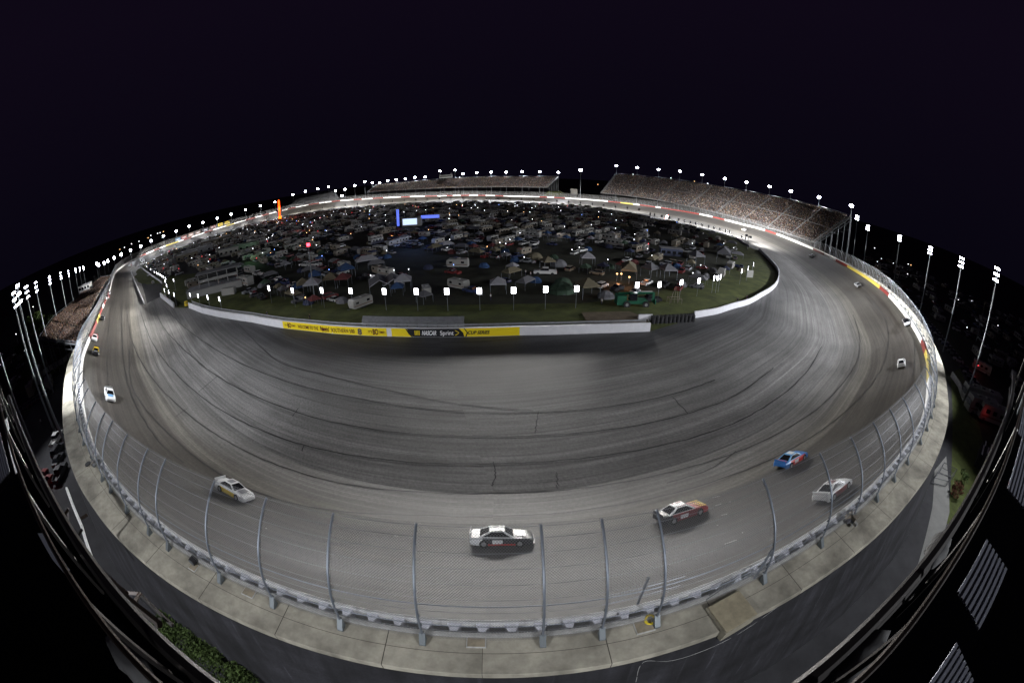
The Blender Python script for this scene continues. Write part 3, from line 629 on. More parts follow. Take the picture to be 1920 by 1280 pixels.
for (px, py) in [(698,341),(712,341),(727,337),(743,335),(760,334),(778,331),(797,330),(825,319),(853,317),(868,324),(894,322),(921,321),(949,321),(979,320),(1012,320),(1047,321)]:
    d, i = far_d(px, py, 46); tower(px, py, d, 'light tower on the top rim of the crowded middle grandstand', 'light towers on the rim of the middle grandstand', aim=(RING[i, 0], RING[i, 1]), e=120000, s=.75)
d, i = far_d(1089, 316, 16); tower(1089, 316, d, 'single tall light tower in the gap between the two far grandstands', None, aim=(RING[i, 0], RING[i, 1]), e=60000, s=1.05)
for (px, py) in [(1156,309),(1195,312),(1235,316),(1275,319),(1317,325),(1359,332),(1400,339),(1443,347),(1483,355),(1536,366),(1597,381)]:
    d, i = far_d(px, py, 44); tower(px, py, d, 'light tower on the top rim of the big right grandstand', 'light towers on the rim of the right grandstand', aim=(RING[i, 0], RING[i, 1]), e=26000, s=.7)

# ------------------------------------------------------------------ infield mirror lamps on short poles, facing the racing surface
M_PANEL = mat('lamp_panel_glass', (.9,.9,.9), .4, emit=(.95,.96,1.0), estr=14)
pl = MB(); pl.tube([(0, 0, 0), (0, 0, 4.4)], .06, 6, M_POLE); plm = pl.mesh('pole')
bxm = MB().box((0, 0, 0), (1.15, .35, 1.55), M_LHEAD).mesh('housing'); gl = MB().box((0, .2, 0), (1.05, .05, 1.45), M_PANEL).mesh('lit_panel')
def ilamp(q, aimdir, e, label, group, s=1.0, zc=5.0, tilt=15):
    t = empty('track_lamp', (q.x, q.y, 0)); t.rotation_euler = (0, 0, math.atan2(aimdir[1], aimdir[0])-R(90))
    o = bpy.data.objects.new('pole', plm); col.objects.link(o); o.parent = t; o.scale = (1, 1, (zc-.7)/4.4)
    for nm, me in (('housing', bxm), ('lit_panel', gl)):
        o = bpy.data.objects.new(nm, me); col.objects.link(o); o.parent = t; o.location = (0, 0, zc); o.scale = (s, 1, s)
    if e:
        ld = bpy.data.lights.new('floodlight', 'SPOT'); ld.energy = e; ld.spot_size = R(126); ld.spot_blend = .7; ld.shadow_soft_size = .5; ld.color = (1.0, .975, .94)
        lo = bpy.data.objects.new('floodlight', ld); col.objects.link(lo); lo.parent = t; lo.location = (0, .35, zc); lo.rotation_euler = (R(90+tilt), 0, 0); lo.scale = (1, .32, 1)
    return tag(t, label, 'track lamp', group)
front = [(505,540),(549,544),(604,544),(658,545),(721,546),(781,546),(838,546),(899,545),(963,544),(1023,542),(1081,541),(1194,534),(1236,533),(1277,529),(1310,526)]
nrmdir = lambda q: (lambda i: (-NIN[i, 0], -NIN[i, 1]))(near_station(q.x, q.y))
E_IN = 46000
for px, py in front:
    q = P(px, py, 5); ilamp(q, (q.x*.009, -1.0), E_IN, 'lit white lamp panel on a short pole behind the long inner wall', 'lamp panels behind the inner wall')
for px, py in [(1338,521),(1345,521),(1350,519),(1390,508),(1402,503),(1412,495)]:
    q = P(px, py, 5); ilamp(q, nrmdir(q), E_IN*2.0, 'narrow lit lamp panel on a pole at the right end of the infield grass', 'lamp panels at the right end of the infield')
for k, (px, py) in enumerate([(412,560),(390,557),(372,554),(357,552),(327,552),(317,547),(309,544),(313,535)]):
    q = P(px, py, 5); ilamp(q, nrmdir(q), 50000, 'lit lamp panel near the gap at the pit road mouth', 'lamp panels by the pit road mouth', .85, tilt=3)
for k, (px, py) in enumerate([(310,527),(326,525),(311,522),(307,519),(304,517),(301,515),(297,513),(294,511),(290,510),(283,505),(276,500),(267,490),(271,487)]):
    q = P(px, py, 5); ilamp(q, nrmdir(q), 26000, 'small lit lamp panel in the dense row along the pit road', 'lamp panels along the pit road', .8, tilt=2)
dark = [(1397,460),(1390,457),(1367,447),(1360,443),(1349,439),(1338,435),(1328,431),(1316,428),(1304,424),(1294,422),(1283,417),(1272,415),(1255,411),(1241,407),(1227,404),(1219,403)]
for px, py in dark:
    a = azim(px, py); dd = np.interp(a, [11, 14, 17.8, 21.4, 26, 30, 33], [440, 404, 370, 345, 318, 298, 262]); q = D(px, py, dd)
    ilamp(q, nrmdir(q), 100000, 'dark backed lamp box on a pole along the far right inner wall', 'dark backed lamp boxes along the far inner wall', 1.3, zc=max(3.5, q.z), tilt=-3)
for px in list(range(560, 1200, 22))+[300, 330, 360, 395, 430, 465, 500, 530]:
    py = np.interp(px, [300, 340, 390, 465, 540, 615, 715, 900, 1100, 1200], [472, 458, 440, 415, 397, 385, 379, 376, 383, 400]); d, i = far_d(px, py, 0)
    dd = d-max(28, 45 if px > 900 else 30); q = D(px, py, dd)
    ilamp(q, nrmdir(q), 60000 if px < 1050 and px > 540 else 60000, 'distant dark lamp box along the far straight', 'distant lamp boxes along the far straight', 1.2, zc=4.6, tilt=2 if px < 1050 else -4)
# ------------------------------------------------------------------ race cars
M_GLASS = mat('dark_window_glass', (.012,.013,.016), .12, spec=.6); M_TYRE = mat('car_tyre', (.015,.015,.016), .7); M_RIM = mat('wheel_rim', (.35,.35,.36), .35, metal=.6)
def paint(name, c): return mat('paint_'+name, c, .3, spec=.5)
PW = paint('white', (.78,.79,.80)); PK = paint('black', (.015,.015,.018)); PR = paint('red', (.50,.02,.02)); PB = paint('blue', (.05,.20,.55)); PY = paint('yellow', (.85,.60,.02)); PM = paint('maroon', (.18,.02,.025)); PG = paint('grey', (.22,.23,.25)); PLB = paint('sky_blue', (.10,.33,.62))
SEC = [(-2.48,.78,.42,.80),(-2.40,.93,.24,.86),(-1.95,.97,.18,.88),(-1.45,.985,.17,.88),(-.6,.985,.17,.84),(.4,.985,.17,.82),(1.1,.985,.17,.80),(1.6,.98,.16,.76),(2.1,.95,.15,.68),(2.40,.86,.14,.58),(2.52,.62,.16,.46)]
def car_body(top, side, nose, tail, stripe=None):
    b = MB(); k = 9; vs = []
    for y, w_, zb, zt in SEC:
        for x, z in ((-w_*.96, zb), (-w_, zb+(zt-zb)*.35), (-w_*.985, zb+(zt-zb)*.75), (-w_*.90, zt-.02), (0, zt+.035), (w_*.90, zt-.02), (w_*.985, zb+(zt-zb)*.75), (w_, zb+(zt-zb)*.35), (w_*.96, zb)): vs.append((x, y, z))
    o = len(b.v); b.v += vs; n = len(SEC)
    for i in range(n-1):
        for j in range(k-1):
            m = top if j in (3, 4) else side
            if stripe and j in (0, 7, 1, 6) and 2 < i < 8: m = stripe
            if i >= 7: m = nose
            if i < 3: m = tail
            b.f.append((o+i*k+j, o+i*k+j+1, o+(i+1)*k+j+1, o+(i+1)*k+j)); b.mi.append(b.mslot(m))
    b.f.append(tuple(o+j for j in range(k))); b.mi.append(b.mslot(tail)); b.f.append(tuple(o+(n-1)*k+j for j in range(k))[::-1]); b.mi.append(b.mslot(nose))
    return b
GB = [(.84, 1.05), (.80, -.5), (.76, -1.85)]
def race_car(label, px, py, top, side, nose, tail, roof, stripe=None, accent=None, parent_none=True, loc=None, rz=None, cat='race car', turn=0.0):
    t = empty('race_car')
    o = fixn(car_body(top, side, nose, tail, stripe).build('body', None, t, smooth=False))
    md = o.modifiers.new('b', 'BEVEL'); md.width = .03; md.segments = 2; md.limit_method = 'ANGLE'; md.angle_limit = R(40)
    g_ = MB(); base = [(-.84, 1.0, .80), (.84, 1.0, .80), (.84, -1.75, .86), (-.84, -1.75, .86)]; tp = [(-.60, .25, 1.27), (.60, .25, 1.27), (.58, -.85, 1.29), (-.58, -.85, 1.29)]
    g_.add(base+tp, [(4, 5, 6, 7), (0, 1, 5, 4), (1, 2, 6, 5), (2, 3, 7, 6), (3, 0, 4, 7)], roof); fixn(g_.build('roof', None, t))
    def quad(name, a, b_, c, d, nx, sh=.86):
        cen = (Vector(a)+Vector(b_)+Vector(c)+Vector(d))/4; q = [cen+(Vector(p)-cen)*sh+Vector(nx)*.012 for p in (a, b_, c, d)]
        m_ = MB().add(q, [(0, 1, 2, 3)], M_GLASS); return m_.build(name, None, t)
    quad('windshield', base[0], base[1], tp[1], tp[0], (0, .7, .7)); quad('rear_window', base[2], base[3], tp[3], tp[2], (0, -.7, .7), .8)
    quad('side_window', base[1], base[2], tp[2], tp[1], (1, 0, .5), .80); quad('side_window', base[3], base[0], tp[0], tp[3], (-1, 0, .5), .80)
    s_ = MB(); s_.box((0, -2.42, 1.0), (1.56, .05, .24), tail); s_.build('spoiler', None, t)
    sp = MB(); sp.box((0, 2.5, .17), (1.5, .2, .06), PK); sp.build('splitter', None, t)
    for x in (-.86, .86):
        for y in (1.42, -1.38):
            wh = MB().cyl((0, 0, 0), .35, .28, 16, M_TYRE, 'X').build('wheel', None, t); wh.location = (x, y, .33)
            rm = MB().cyl((0, 0, 0), .2, .30, 12, M_RIM, 'X').build('rim', None, wh)
    for kind, m_ in (accent or []):
        def piece(f): a_ = MB(); f(a_); a_.build('livery_marking', None, t)
        if kind == 'roofband': piece(lambda a_: a_.box((0, -.3, 1.30), (.8, .75, .02), m_))
        if kind == 'roofmarks': [piece(lambda a_, x=x: a_.box((x, -.3, 1.30), (.12, .7, .02), m_)) for x in (-.25, 0, .25)]
        if kind == 'flames': [piece(lambda a_, x=x: a_.add([(x-.17, 2.25, .74), (x+.17, 2.25, .74), (x+.02, 1.1, .87)], [(0, 1, 2)], m_)) for x in (-.66, -.24, .18, .60)]
        if kind == 'hoodpanel': piece(lambda a_: a_.add([(-.5, 1.15, .87), (.5, 1.15, .87), (.5, 1.9, .80), (-.5, 1.9, .80)], [(0, 1, 2, 3)], m_))
        if kind == 'trunk': piece(lambda a_: a_.add([(-.6, -1.85, .93), (.6, -1.85, .93), (.6, -2.3, .93), (-.6, -2.3, .93)], [(0, 1, 2, 3)], m_))
        if kind == 'sill': [piece(lambda a_, sx=sx: a_.box((sx*.99, -.1, .26), (.012, 3.0, .14), m_)) for sx in (-1, 1)]
        if kind == 'roofedge': [piece(lambda a_, sx=sx: a_.box((sx*.42, -.3, 1.30), (.16, .9, .02), m_)) for sx in (-1, 1)]
        if kind == 'doors': [piece(lambda a_, sx=sx: a_.box((sx*.992, -.3, .52), (.012, .8, .34), m_)) for sx in (-1, 1)]
    if loc is None:
        q = hit(px, py, .6); i = near_station(q.x, q.y); dd = (q.x-RING[i, 0])*NIN[i, 0]+(q.y-RING[i, 1])*NIN[i, 1]
        i2 = (i+2) % NR; i1 = (i-2) % NR
        tx = tang[i]; f = Vector((tx[0], tx[1], 0)); nn = Vector((NIN[i, 0], NIN[i, 1], 0))
        z0 = zsurf(q.x-nn.x*.8, q.y-nn.y*.8); z1 = zsurf(q.x+nn.x*.8, q.y+nn.y*.8)
        f.z = (RING[i2, 2]-RING[i1, 2])/6.0*max(0, 1-dd/WB); f.normalize()
        left = (nn+Vector((0, 0, (z1-z0)/1.6))).normalized(); up = f.cross(left).normalized(); left = up.cross(f)
        if turn: rot = Matrix.Rotation(turn, 3, up); f = rot @ f; left = rot @ left
        M = Matrix((-left, f, up)).transposed().to_4x4(); M.translation = Vector((q.x, q.y, zsurf(q.x, q.y)+.01)); t.matrix_world = M @ Matrix.Scale(1.07, 4)
    else: t.location = loc; t.rotation_euler = (0, 0, rz)
    return tag(t, label, cat)
race_car('white and black stock car with red lower sills, nearest the bottom centre of the track', 940, 1008, PW, PK, PK, PW, PW, None, [('hoodpanel', PW), ('doors', PW), ('sill', PR), ('roofedge', PK)])
race_car('maroon stock car with yellow flames on the bonnet and a white roof', 1280, 960, PR, PM, PR, PK, PW, None, [('flames', PY), ('trunk', PK), ('doors', PW), ('roofedge', PM)])
race_car('blue and red stock car with a pale blue roof', 1487, 860, PB, PR, PB, PB, PLB, None, [('roofband', PW), ('doors', PW), ('trunk', PR)])
race_car('white stock car with maroon stripes on its roof, close to the fence on the right', 1567, 917, PW, PW, PW, PW, PW, PM, [('roofmarks', PM), ('trunk', PG)])
race_car('white stock car with orange lower edge, alone on the lower left banking', 436, 918, PW, PW, PW, PW, PW, PY, [('hoodpanel', PG), ('roofband', PG)])
race_car('white stock car with a blue bonnet and black rear deck on the upper left banking', 203, 739, PW, PW, PW, PW, PW, None, [('hoodpanel', PLB), ('trunk', PK)])
race_car('plain white stock car seen from behind, alone on the right banking', 1692, 680, PW, PW, PW, PW, PW, None, [('trunk', PG)])
race_car('black stock car with a yellow roof beside the red wall panel on the left', 178, 658, PK, PK, PK, PK, PY, None, [('hoodpanel', PG)])
race_car('white and red stock car hugging the left wall, next above the yellow roofed one', 176, 633, PW, PR, PW, PR, PW, None, None)
race_car('dark stock car beside the yellow panels of the left wall', 191, 596, PK, PG, PK, PK, PG, None, None)
race_car('red stock car of a close pair far up the left wall', 201, 557, PR, PR, PW, PR, PW, None, None)
race_car('white stock car leading a close pair far up the left wall', 204, 549, PW, PK, PW, PK, PW, None, None)
race_car('tiny red and white stock car where the left straight meets the far bend', 244, 497, PW, PR, PW, PR, PW, None, None)
race_car('black and white stock car right against the right wall', 1700, 602, PW, PK, PK, PW, PK, None, [('trunk', PK)])
race_car('small white and dark stock car low beside the yellow panel of the right wall', 1609, 533, PW, PG, PW, PG, PG, None, [('hoodpanel', PB)])
race_car('small white stock car on the upper right bend below the end of the big grandstand', 1523, 479, PW, PW, PG, PW, PW, None, [('hoodpanel', PR)])
race_car('small pale yellow stock car on the far right straight', 1395, 430, PY, PW, PY, PW, PW, None, None)
race_car('small dark stock car under the white wall panel of the far right straight', 1327, 404, PK, PK, PG, PK, PG, None, None)
race_car('tiny white stock car farthest off on the right straight', 1250, 391, PW, PW, PW, PR, PW, None, None)
a_ = P(244,506); b_ = P(271,571); rzp = math.atan2(-(a_-b_).y, -(a_-b_).x)-R(90)
race_car('dark race car stopped on pit road, the nearer of two', 0, 0, PK, PR, PG, PK, PW, loc=P(287,531), rz=rzp)
race_car('grey race car stopped on pit road, the farther of two', 0, 0, PG, PK, PW, PG, PG, loc=P(278,517), rz=rzp)

# ------------------------------------------------------------------ grandstands and their crowds
def crowd_material():
    m = bpy.data.materials.new('crowd_clothing'); m.use_nodes = True; n = m.node_tree.nodes; l = m.node_tree.links; b = n['Principled BSDF']; b.inputs['Roughness'].default_value = .9
    a = n.new('ShaderNodeAttribute'); a.attribute_name = 'cloth'; l.new(a.outputs['Color'], b.inputs['Base Color']); return m
M_CROWD = crowd_material()
PAL = np.array([(.55,.52,.48),(.28,.10,.08),(.08,.10,.20),(.02,.02,.025),(.20,.17,.15),(.35,.33,.31),(.75,.73,.72),(.02,.02,.02),(.20,.22,.26),(.40,.30,.10),(.28,.18,.14),(.06,.07,.08),(.5,.48,.5)])
SKIN = np.array([(.26,.17,.13),(.20,.13,.10),(.08,.05,.035)])
def crowd(name, pts, label, group=None, face=None, s=1.0):
    # every spectator: seated torso with shoulders and a head
    tv = np.array([(-.24,-.14,0),(.24,-.14,0),(.24,.14,0),(-.24,.14,0),(-.22,-.11,.62),(.22,-.11,.62),(.22,.11,.62),(-.22,.11,.62)]); hv = np.array([(0,-.11,.66),(.10,0,.66),(0,.11,.66),(-.10,0,.66),(0,-.12,.80),(.11,0,.80),(0,.12,.80),(-.11,0,.80),(0,0,.93)])
    tf = [(4,5,6,7),(0,1,5,4),(1,2,6,5),(2,3,7,6),(3,0,4,7)]; hf = [(0,1,5,4),(1,2,6,5),(2,3,7,6),(3,0,4,7),(4,5,8,8),(5,6,8,8),(6,7,8,8),(7,4,8,8)]
    hf = [f if f[2] != f[3] else f[:3] for f in hf]; base = np.vstack([tv, hv])*s; nb = len(base); N = len(pts); pts = np.array(pts)
    rot = rng.uniform(-.5, .5, N); c, s_ = np.cos(rot), np.sin(rot); hs = rng.uniform(.85, 1.12, N)
    V = np.zeros((N, nb, 3)); V[:, :, 0] = base[None, :, 0]*c[:, None]-base[None, :, 1]*s_[:, None]+pts[:, 0:1]; V[:, :, 1] = base[None, :, 0]*s_[:, None]+base[None, :, 1]*c[:, None]+pts[:, 1:2]; V[:, :, 2] = base[None, :, 2]*hs[:, None]+pts[:, 2:3]
    F = []; fs = tf+[tuple(i+8 for i in f) for f in hf]
    for k in range(N): F += [tuple(i+k*nb for i in f) for f in fs]
    me = bpy.data.meshes.new(name); me.from_pydata(V.reshape(-1, 3).tolist(), [], F); me.materials.append(M_CROWD)
    ca = me.color_attributes.new('cloth', 'FLOAT_COLOR', 'POINT'); C = np.ones((N, nb, 4)); C[:, :8, :3] = (PAL[rng.integers(0, len(PAL), N)]*rng.uniform(.15, 1.0, (N, 1))**1.6*np.array([.95, .84, .76]))[:, None]; C[:, 8:, :3] = SKIN[rng.integers(0, 3, N)][:, None]
    ca.data.foreach_set('color', C.reshape(-1)); me.update()
    o = bpy.data.objects.new(name, me); col.objects.link(o); return tag(o, label, 'crowd', group, 'stuff')
M_STAND = mat('grandstand_aluminium', (.12,.12,.125), .6, metal=.2, noise=.1, nscale=.3); M_STRUCT = mat('grandstand_steel', (.14,.15,.16), .6, metal=.4); M_DKSTAND = mat('grandstand_grey', (.16,.165,.175), .8)
def stand(name, label, lowpts, highpts, nrow, dens, crowd_label=None, tilt_struct=False, rowm=None, back=True):
    # lowpts / highpts: matching lists of world points along the front and the back edge
    t = empty(name, tuple(lowpts[0])); tag(t, label, 'grandstand')
    b = MB(); n = len(lowpts); pts_c = []
    rowm = rowm or M_STAND
    for r in range(nrow):
        t0 = r/nrow; t1 = (r+1)/nrow
        A_ = [lerp(a, b_, t0) for a, b_ in zip(lowpts, highpts)]; B_ = [lerp(a, b_, t1) for a, b_ in zip(lowpts, highpts)]
        vs = []
        for a, c in zip(A_, B_):
            vs += [tuple(a-t.location), (a.x-t.location.x, a.y-t.location.y, c.z-t.location.z), tuple(c-t.location)]
        fs = []
        for i in range(n-1):
            for j in range(2): fs.append((3*i+j, 3*i+j+1, 3*i+j+4, 3*i+j+3))
        b.add(vs, fs, rowm)
        if dens > 0:
            for i in range(n-1):
                L = (A_[i+1]-A_[i]).length; m_ = int(L/.62*dens)
                for k in range(m_):
                    if random.random() < .93 and (u_ := ((i+(k/max(1, m_)))*1.0)) % 1.6 > .11 and not (r == nrow//2):
                        u = (k+random.random()*.7)/max(1, m_); p = lerp(A_[i], A_[i+1], u); q = lerp(B_[i], B_[i+1], u); pts_c.append((p.x+(q.x-p.x)*.35, p.y+(q.y-p.y)*.35, q.z+.02))
    b.build('seating', None, t)
    s_ = MB()
    for a, c in ((lowpts[0], highpts[0]), (lowpts[-1], highpts[-1])):
        a, c = a-t.location, c-t.location
        s_.tube([a+Vector((0, 0, .2)), c+Vector((0, 0, .2))], .22, 5, M_STRUCT); s_.tube([a+Vector((0, 0, 1.1)), c+Vector((0, 0, 1.1))], .06, 4, M_STEEL)
        s_.tube([a-Vector((0, 0, 1.4)), c-Vector((0, 0, 1.6))], .18, 5, M_STRUCT)
        for k in range(1, 7):
            p = lerp(a, c, k/6); s_.tube([(p.x, p.y, p.z), (p.x, p.y, -t.location.z)], .18, 5, M_STRUCT)
            if k > 2: q = lerp(a, c, (k-1)/6); s_.tube([(p.x, p.y, p.z*.5), (q.x, q.y, q.z)], .08, 4, M_STRUCT)
            if k > 1: q = lerp(a, c, (k-1)/6); s_.tube([(p.x, p.y, p.z*.55), (q.x, q.y, p.z*.55)], .1, 4, M_STRUCT)
    for i in range(n): 
        p = highpts[i]-t.location; s_.tube([(p.x, p.y, p.z), (p.x, p.y, -t.location.z)], .25, 5, M_STRUCT)
    s_.tube([q-t.location+Vector((0, 0, 1.3)) for q in highpts], .07, 4, M_STEEL)
    s_.build('frame', None, t)
    if crowd_label: crowd('crowd', pts_c, crowd_label)
    return t, len(pts_c)
def seg_pts(lst, extra_f, extra_b=None):
    out = []
    for px, py, ex in lst: d, i = far_d(px, py, ex); out.append(D(px, py, d))
    return out
def resamp(pts, n):
    pts = [Vector(p) for p in pts]; L = [0]
    for a, b_ in zip(pts, pts[1:]): L.append(L[-1]+(b_-a).length)
    out = []
    for k in range(n):
        s_ = L[-1]*k/(n-1); i = max(0, min(len(pts)-2, int(np.searchsorted(L, s_))-1)); out.append(lerp(pts[i], pts[i+1], (s_-L[i])/max(1e-6, L[i+1]-L[i])))
    return out
lowB = seg_pts([(1126,362,11),(1180,368,11),(1230,375,11),(1280,385,11),(1330,396,11),(1380,409,11),(1430,424,11),(1480,440,11),(1528,456,11)], 0)
highB = seg_pts([(1154,327,42),(1205,331,42),(1255,337,42),(1305,344,42),(1355,352,42),(1405,361,42),(1455,371,42),(1530,388,42),(1596,408,42)], 0)
tb, nb_ = stand('grandstand', 'biggest grandstand, packed with people, right of the gap on the far side', resamp(lowB, 14), resamp(highB, 14), 34, .72, 'packed spectators filling the big right grandstand')
lowA = seg_pts([(688,361,11),(740,357,11),(800,354,11),(860,352,11),(920,351,11),(975,351,11),(1027,352,11)], 0)
highA = seg_pts([(705,347,42),(750,343,42),(797,339,42),(867,334,42),(935,332,42),(990,332,42),(1047,332,42)], 0)
ta_, na_ = stand('grandstand', 'long middle grandstand full of people with a small press box on its rim', resamp(lowA, 14), resamp(highA, 14), 30, .5, 'packed spectators filling the middle grandstand')
lowC = seg_pts([(541,387,10),(575,382,10),(610,378,10),(636,372,10)], 0); highC = seg_pts([(556,374,36),(590,367,36),(615,362,36),(628,359,36)], 0)
stand('grandstand', 'dark empty grandstand beyond the orange pylon', resamp(lowC, 8), resamp(highC, 8), 16, 0, None, rowm=M_DKSTAND)
lowD = [P(px, py, z) for px, py, z in ((146,648,11),(158,612,10.5),(170,583,10),(181,560,9.5),(193,538,9),(206,519,8.5))]
highD = [D(px, py, d) for px, py, d in ((76,638,150),(98,602,178),(118,585,205),(140,566,238),(158,545,270),(190,521,322))]
lowD = [D(px, py, d) for px, py, d in ((146,648,126),(158,612,160),(170,583,190),(181,560,218),(193,538,250),(206,519,300))]
td, nd_ = stand('grandstand', 'crowded grandstand along the left straight at the left edge of the oval', resamp(lowD, 12), resamp(highD, 12), 26, .8, 'packed spectators in the left grandstand')
# press box
q = D(836, 331, far_d(836, 331, 44)[0]); pb = empty('press_box', tuple(q)); pb.rotation_euler = (0, 0, math.atan2(q.y, q.x)-R(90))
MB().box((0, 0, 0), (18, 6, 4.2), mat('press_box_wall', (.35,.35,.34), .8)).build('wall', None, pb); MB().box((0, -.5, 2.5), (19.5, 7.5, .5), M_STAND).build('roof', None, pb); MB().box((0, -3.05, .3), (16.5, .1, 1.5), M_GLASS).build('window', None, pb); b = MB(); b.box((7.5, 0, 3.6), (2.4, 3, 1.8), MATS['press_box_wall']); b.build('roof_hut', None, pb)
tag(pb, 'small press box sitting on the rim of the middle grandstand', 'press box')
# stand-back building of the left stand (pale end wall) and booth
def block(name, label, cat, loc, size, m, rz=0, win=None, roofm=None, group=None, overhang=.5):
    t = empty(name, tuple(loc), rz); w_, d_, h_ = size
    MB().box((0, 0, h_/2), (w_, d_, h_), m).build('wall', None, t)
    if roofm: MB().box((0, 0, h_+.12), (w_+overhang, d_+overhang, .22), roofm).build('roof', None, t)
    if win:
        nx, zc, ww, hh = win
        for k in range(nx):
            x = (k-(nx-1)/2)*w_/nx
            for sy in (-1,): MB().box((x, sy*(d_/2+.02), zc), (ww, .05, hh), M_GLASS).build('window', None, t)
    return tag(t, label, cat, group)
M_CREAM = mat('painted_block_wall', (.34,.33,.30), .85, noise=.15, nscale=.6); M_ROOFG = mat('grey_metal_roof', (.20,.20,.21), .6, noise=.15, nscale=.5); M_TRUNK = mat('bark', (.05,.04,.03), .95)
q = D(159, 533, 268); block('spotter_booth', 'lit white booth above the left grandstand', 'booth', q-Vector((0, 0, 4)), (9, 5, 4), mat('booth_wall_lit', (.5,.5,.48), .8), R(35), (4, 2.4, 1.4, 1.4), M_ROOFG)

# ------------------------------------------------------------------ scoring pylon with orange lit letters
M_ORG = mat('orange_led', (.9,.2,.02), .5, emit=(1.0,.045,.004), estr=2.2); M_ORG2 = mat('orange_led_hot', (.9,.3,.02), .5, emit=(1.0,.20,.01), estr=3.0)
q0 = D(525, 409, 520); q1 = D(523, 375, 520); ph = empty('scoring_pylon', (q0.x, q0.y, 0)); ph.rotation_euler = (0, 0, math.atan2(q0.y, q0.x)-R(90))
MB().box((0, .4, q1.z/2), (2.4, .9, q1.z), mat('pylon_frame', (.03,.03,.035), .7)).build('tower', None, ph)
z = q1.z-1.2
hgt = (q1.z-max(1, q0.z))/12
for k, chx in enumerate('SOUTHERN 500'):
    cu = bpy.data.curves.new('letter', 'FONT'); cu.body = chx; cu.size = hgt*1.35; cu.extrude = .05; cu.offset = .05; cu.align_x = 'CENTER'; cu.align_y = 'CENTER'; cu.materials.append(M_ORG2)
    if chx == ' ': continue
    o = bpy.data.objects.new('letter', cu); col.objects.link(o); bpy.context.view_layer.update(); o = tomesh(o); o.parent = ph; o.location = (0, -.12, q1.z-hgt*(k+.5)); o.rotation_euler = (R(90), 0, 0)
b = MB(); b.box((0, -.07, (q1.z+max(1, q0.z))/2), (2.3, .06, q1.z-max(1, q0.z)), M_ORG); b.build('lit_panel', None, ph)
b = MB(); b.box((0, -.2, max(1.6, q0.z)+.8), (3.6, .5, 3.0), M_ORG2); b.build('base_panel', None, ph)
tag(ph, 'tall slim orange lit pylon rising from the infield at the left', 'pylon')
ld = bpy.data.lights.new('pylon_glow', 'POINT'); ld.energy = 9000; ld.color = (1, .12, .05); ld.shadow_soft_size = 2; lo = bpy.data.objects.new('pylon_glow', ld); col.objects.link(lo); lo.parent = ph; lo.location = (0, -4, 16)

# billboards along the far left wall
for k, (px, py, m_, lab) in enumerate([(334,449,mat('sign_blue', (.10,.25,.45), .6),'blue billboard, leftmost of the row beyond the far left wall'),(345,445,mat('sign_red', (.35,.08,.07), .6),'red billboard second in the row beyond the far left wall'),(358,440,mat('sign_pink', (.45,.30,.25), .6),'pinkish billboard third in the row beyond the far left wall'),(371,436,mat('sign_brown', (.22,.12,.09), .6),'brown billboard fourth in the row beyond the far left wall'),(385,431,mat('sign_navy', (.05,.06,.12), .6),'navy billboard in the middle of the far left row'),(399,426,mat('sign_dark_red', (.20,.07,.07), .6),'dark red billboard right of the navy one'),(413,421,M_BYEL,'yellow billboard, left one of the yellow pair'),(426,417,M_BYEL,'yellow billboard, right one of the yellow pair')]):
    d, i = far_d(px, py, 9); q = D(px, py, d); t = empty('billboard', (q.x, q.y, 0)); t.rotation_euler = (0, 0, math.atan2(NIN[i, 1], NIN[i, 0])+R(90))
    MB().box((0, 0, q.z), (9.5, .3, 3.6), m_).build('panel', None, t)
    [MB().box((x_, .3, q.z/2), (.3, .3, q.z), M_STRUCT).build('support', None, t) for x_ in (-3, 3)]; MB().box((0, -.18, q.z), (6.2, .04, .8), M_LET if k > 5 else M_LW).build('lettering_band', None, t)
    tag(t, lab, 'billboard')
# ------------------------------------------------------------------ camp vehicles, tents and people
VC = {'white': (.50,.50,.49), 'silver': (.24,.25,.27), 'black': (.02,.02,.024), 'grey': (.10,.10,.11), 'red': (.14,.02,.02), 'blue': (.025,.04,.11), 'tan': (.22,.19,.14), 'green': (.03,.10,.06)}
def vpaint(c): return mat('vehicle_paint_'+c, VC[c], .35, spec=.5)
M_HL = mat('chrome_glint', (.7,.7,.72), .25, metal=.9); M_TAIL = mat('tail_lens', (.25,.01,.01), .4)
def wheels(parts, xs, ys, r=.34, w_=.24):
    for x in xs:
        for y in ys: parts.append(('wheel', MB().cyl((x, y, r), r, w_, 12, M_TYRE, 'X')))
def sedan(c):
    p = []; b = MB(); k = vpaint(c)
    b.prism([(-2.3, .28), (2.3, .28), (2.35, .62), (2.1, .78), (1.05, .92), (-1.5, .95), (-2.25, .88), (-2.35, .55)], -.87, .87, k); p.append(('body', b))
    b = MB(); b.add([(-.8,.95,.90),(.8,.95,.90),(.8,-1.75,.94),(-.8,-1.75,.94),(-.62,.2,1.40),(.62,.2,1.40),(.6,-1.05,1.40),(-.6,-1.05,1.40)], [(0,1,5,4),(1,2,6,5),(2,3,7,6),(3,0,4,7)], M_GLASS); p.append(('window', b))
    b = MB(); b.add([(-.64,.24,1.39),(.64,.24,1.39),(.62,-1.09,1.39),(-.62,-1.09,1.39),(-.6,.18,1.44),(.6,.18,1.44),(.58,-1.02,1.44),(-.58,-1.02,1.44)], [(4,5,6,7),(0,1,5,4),(1,2,6,5),(2,3,7,6),(3,0,4,7)], k); p.append(('roof', b))
    for x in (-.62, .62): p.append(('headlight', MB().box((x, 2.33, .63), (.36, .06, .14), M_HL))); p.append(('tail_light', MB().box((x, -2.33, .70), (.34, .06, .14), M_TAIL)))
    wheels(p, (-.8, .8), (1.4, -1.4)); return p
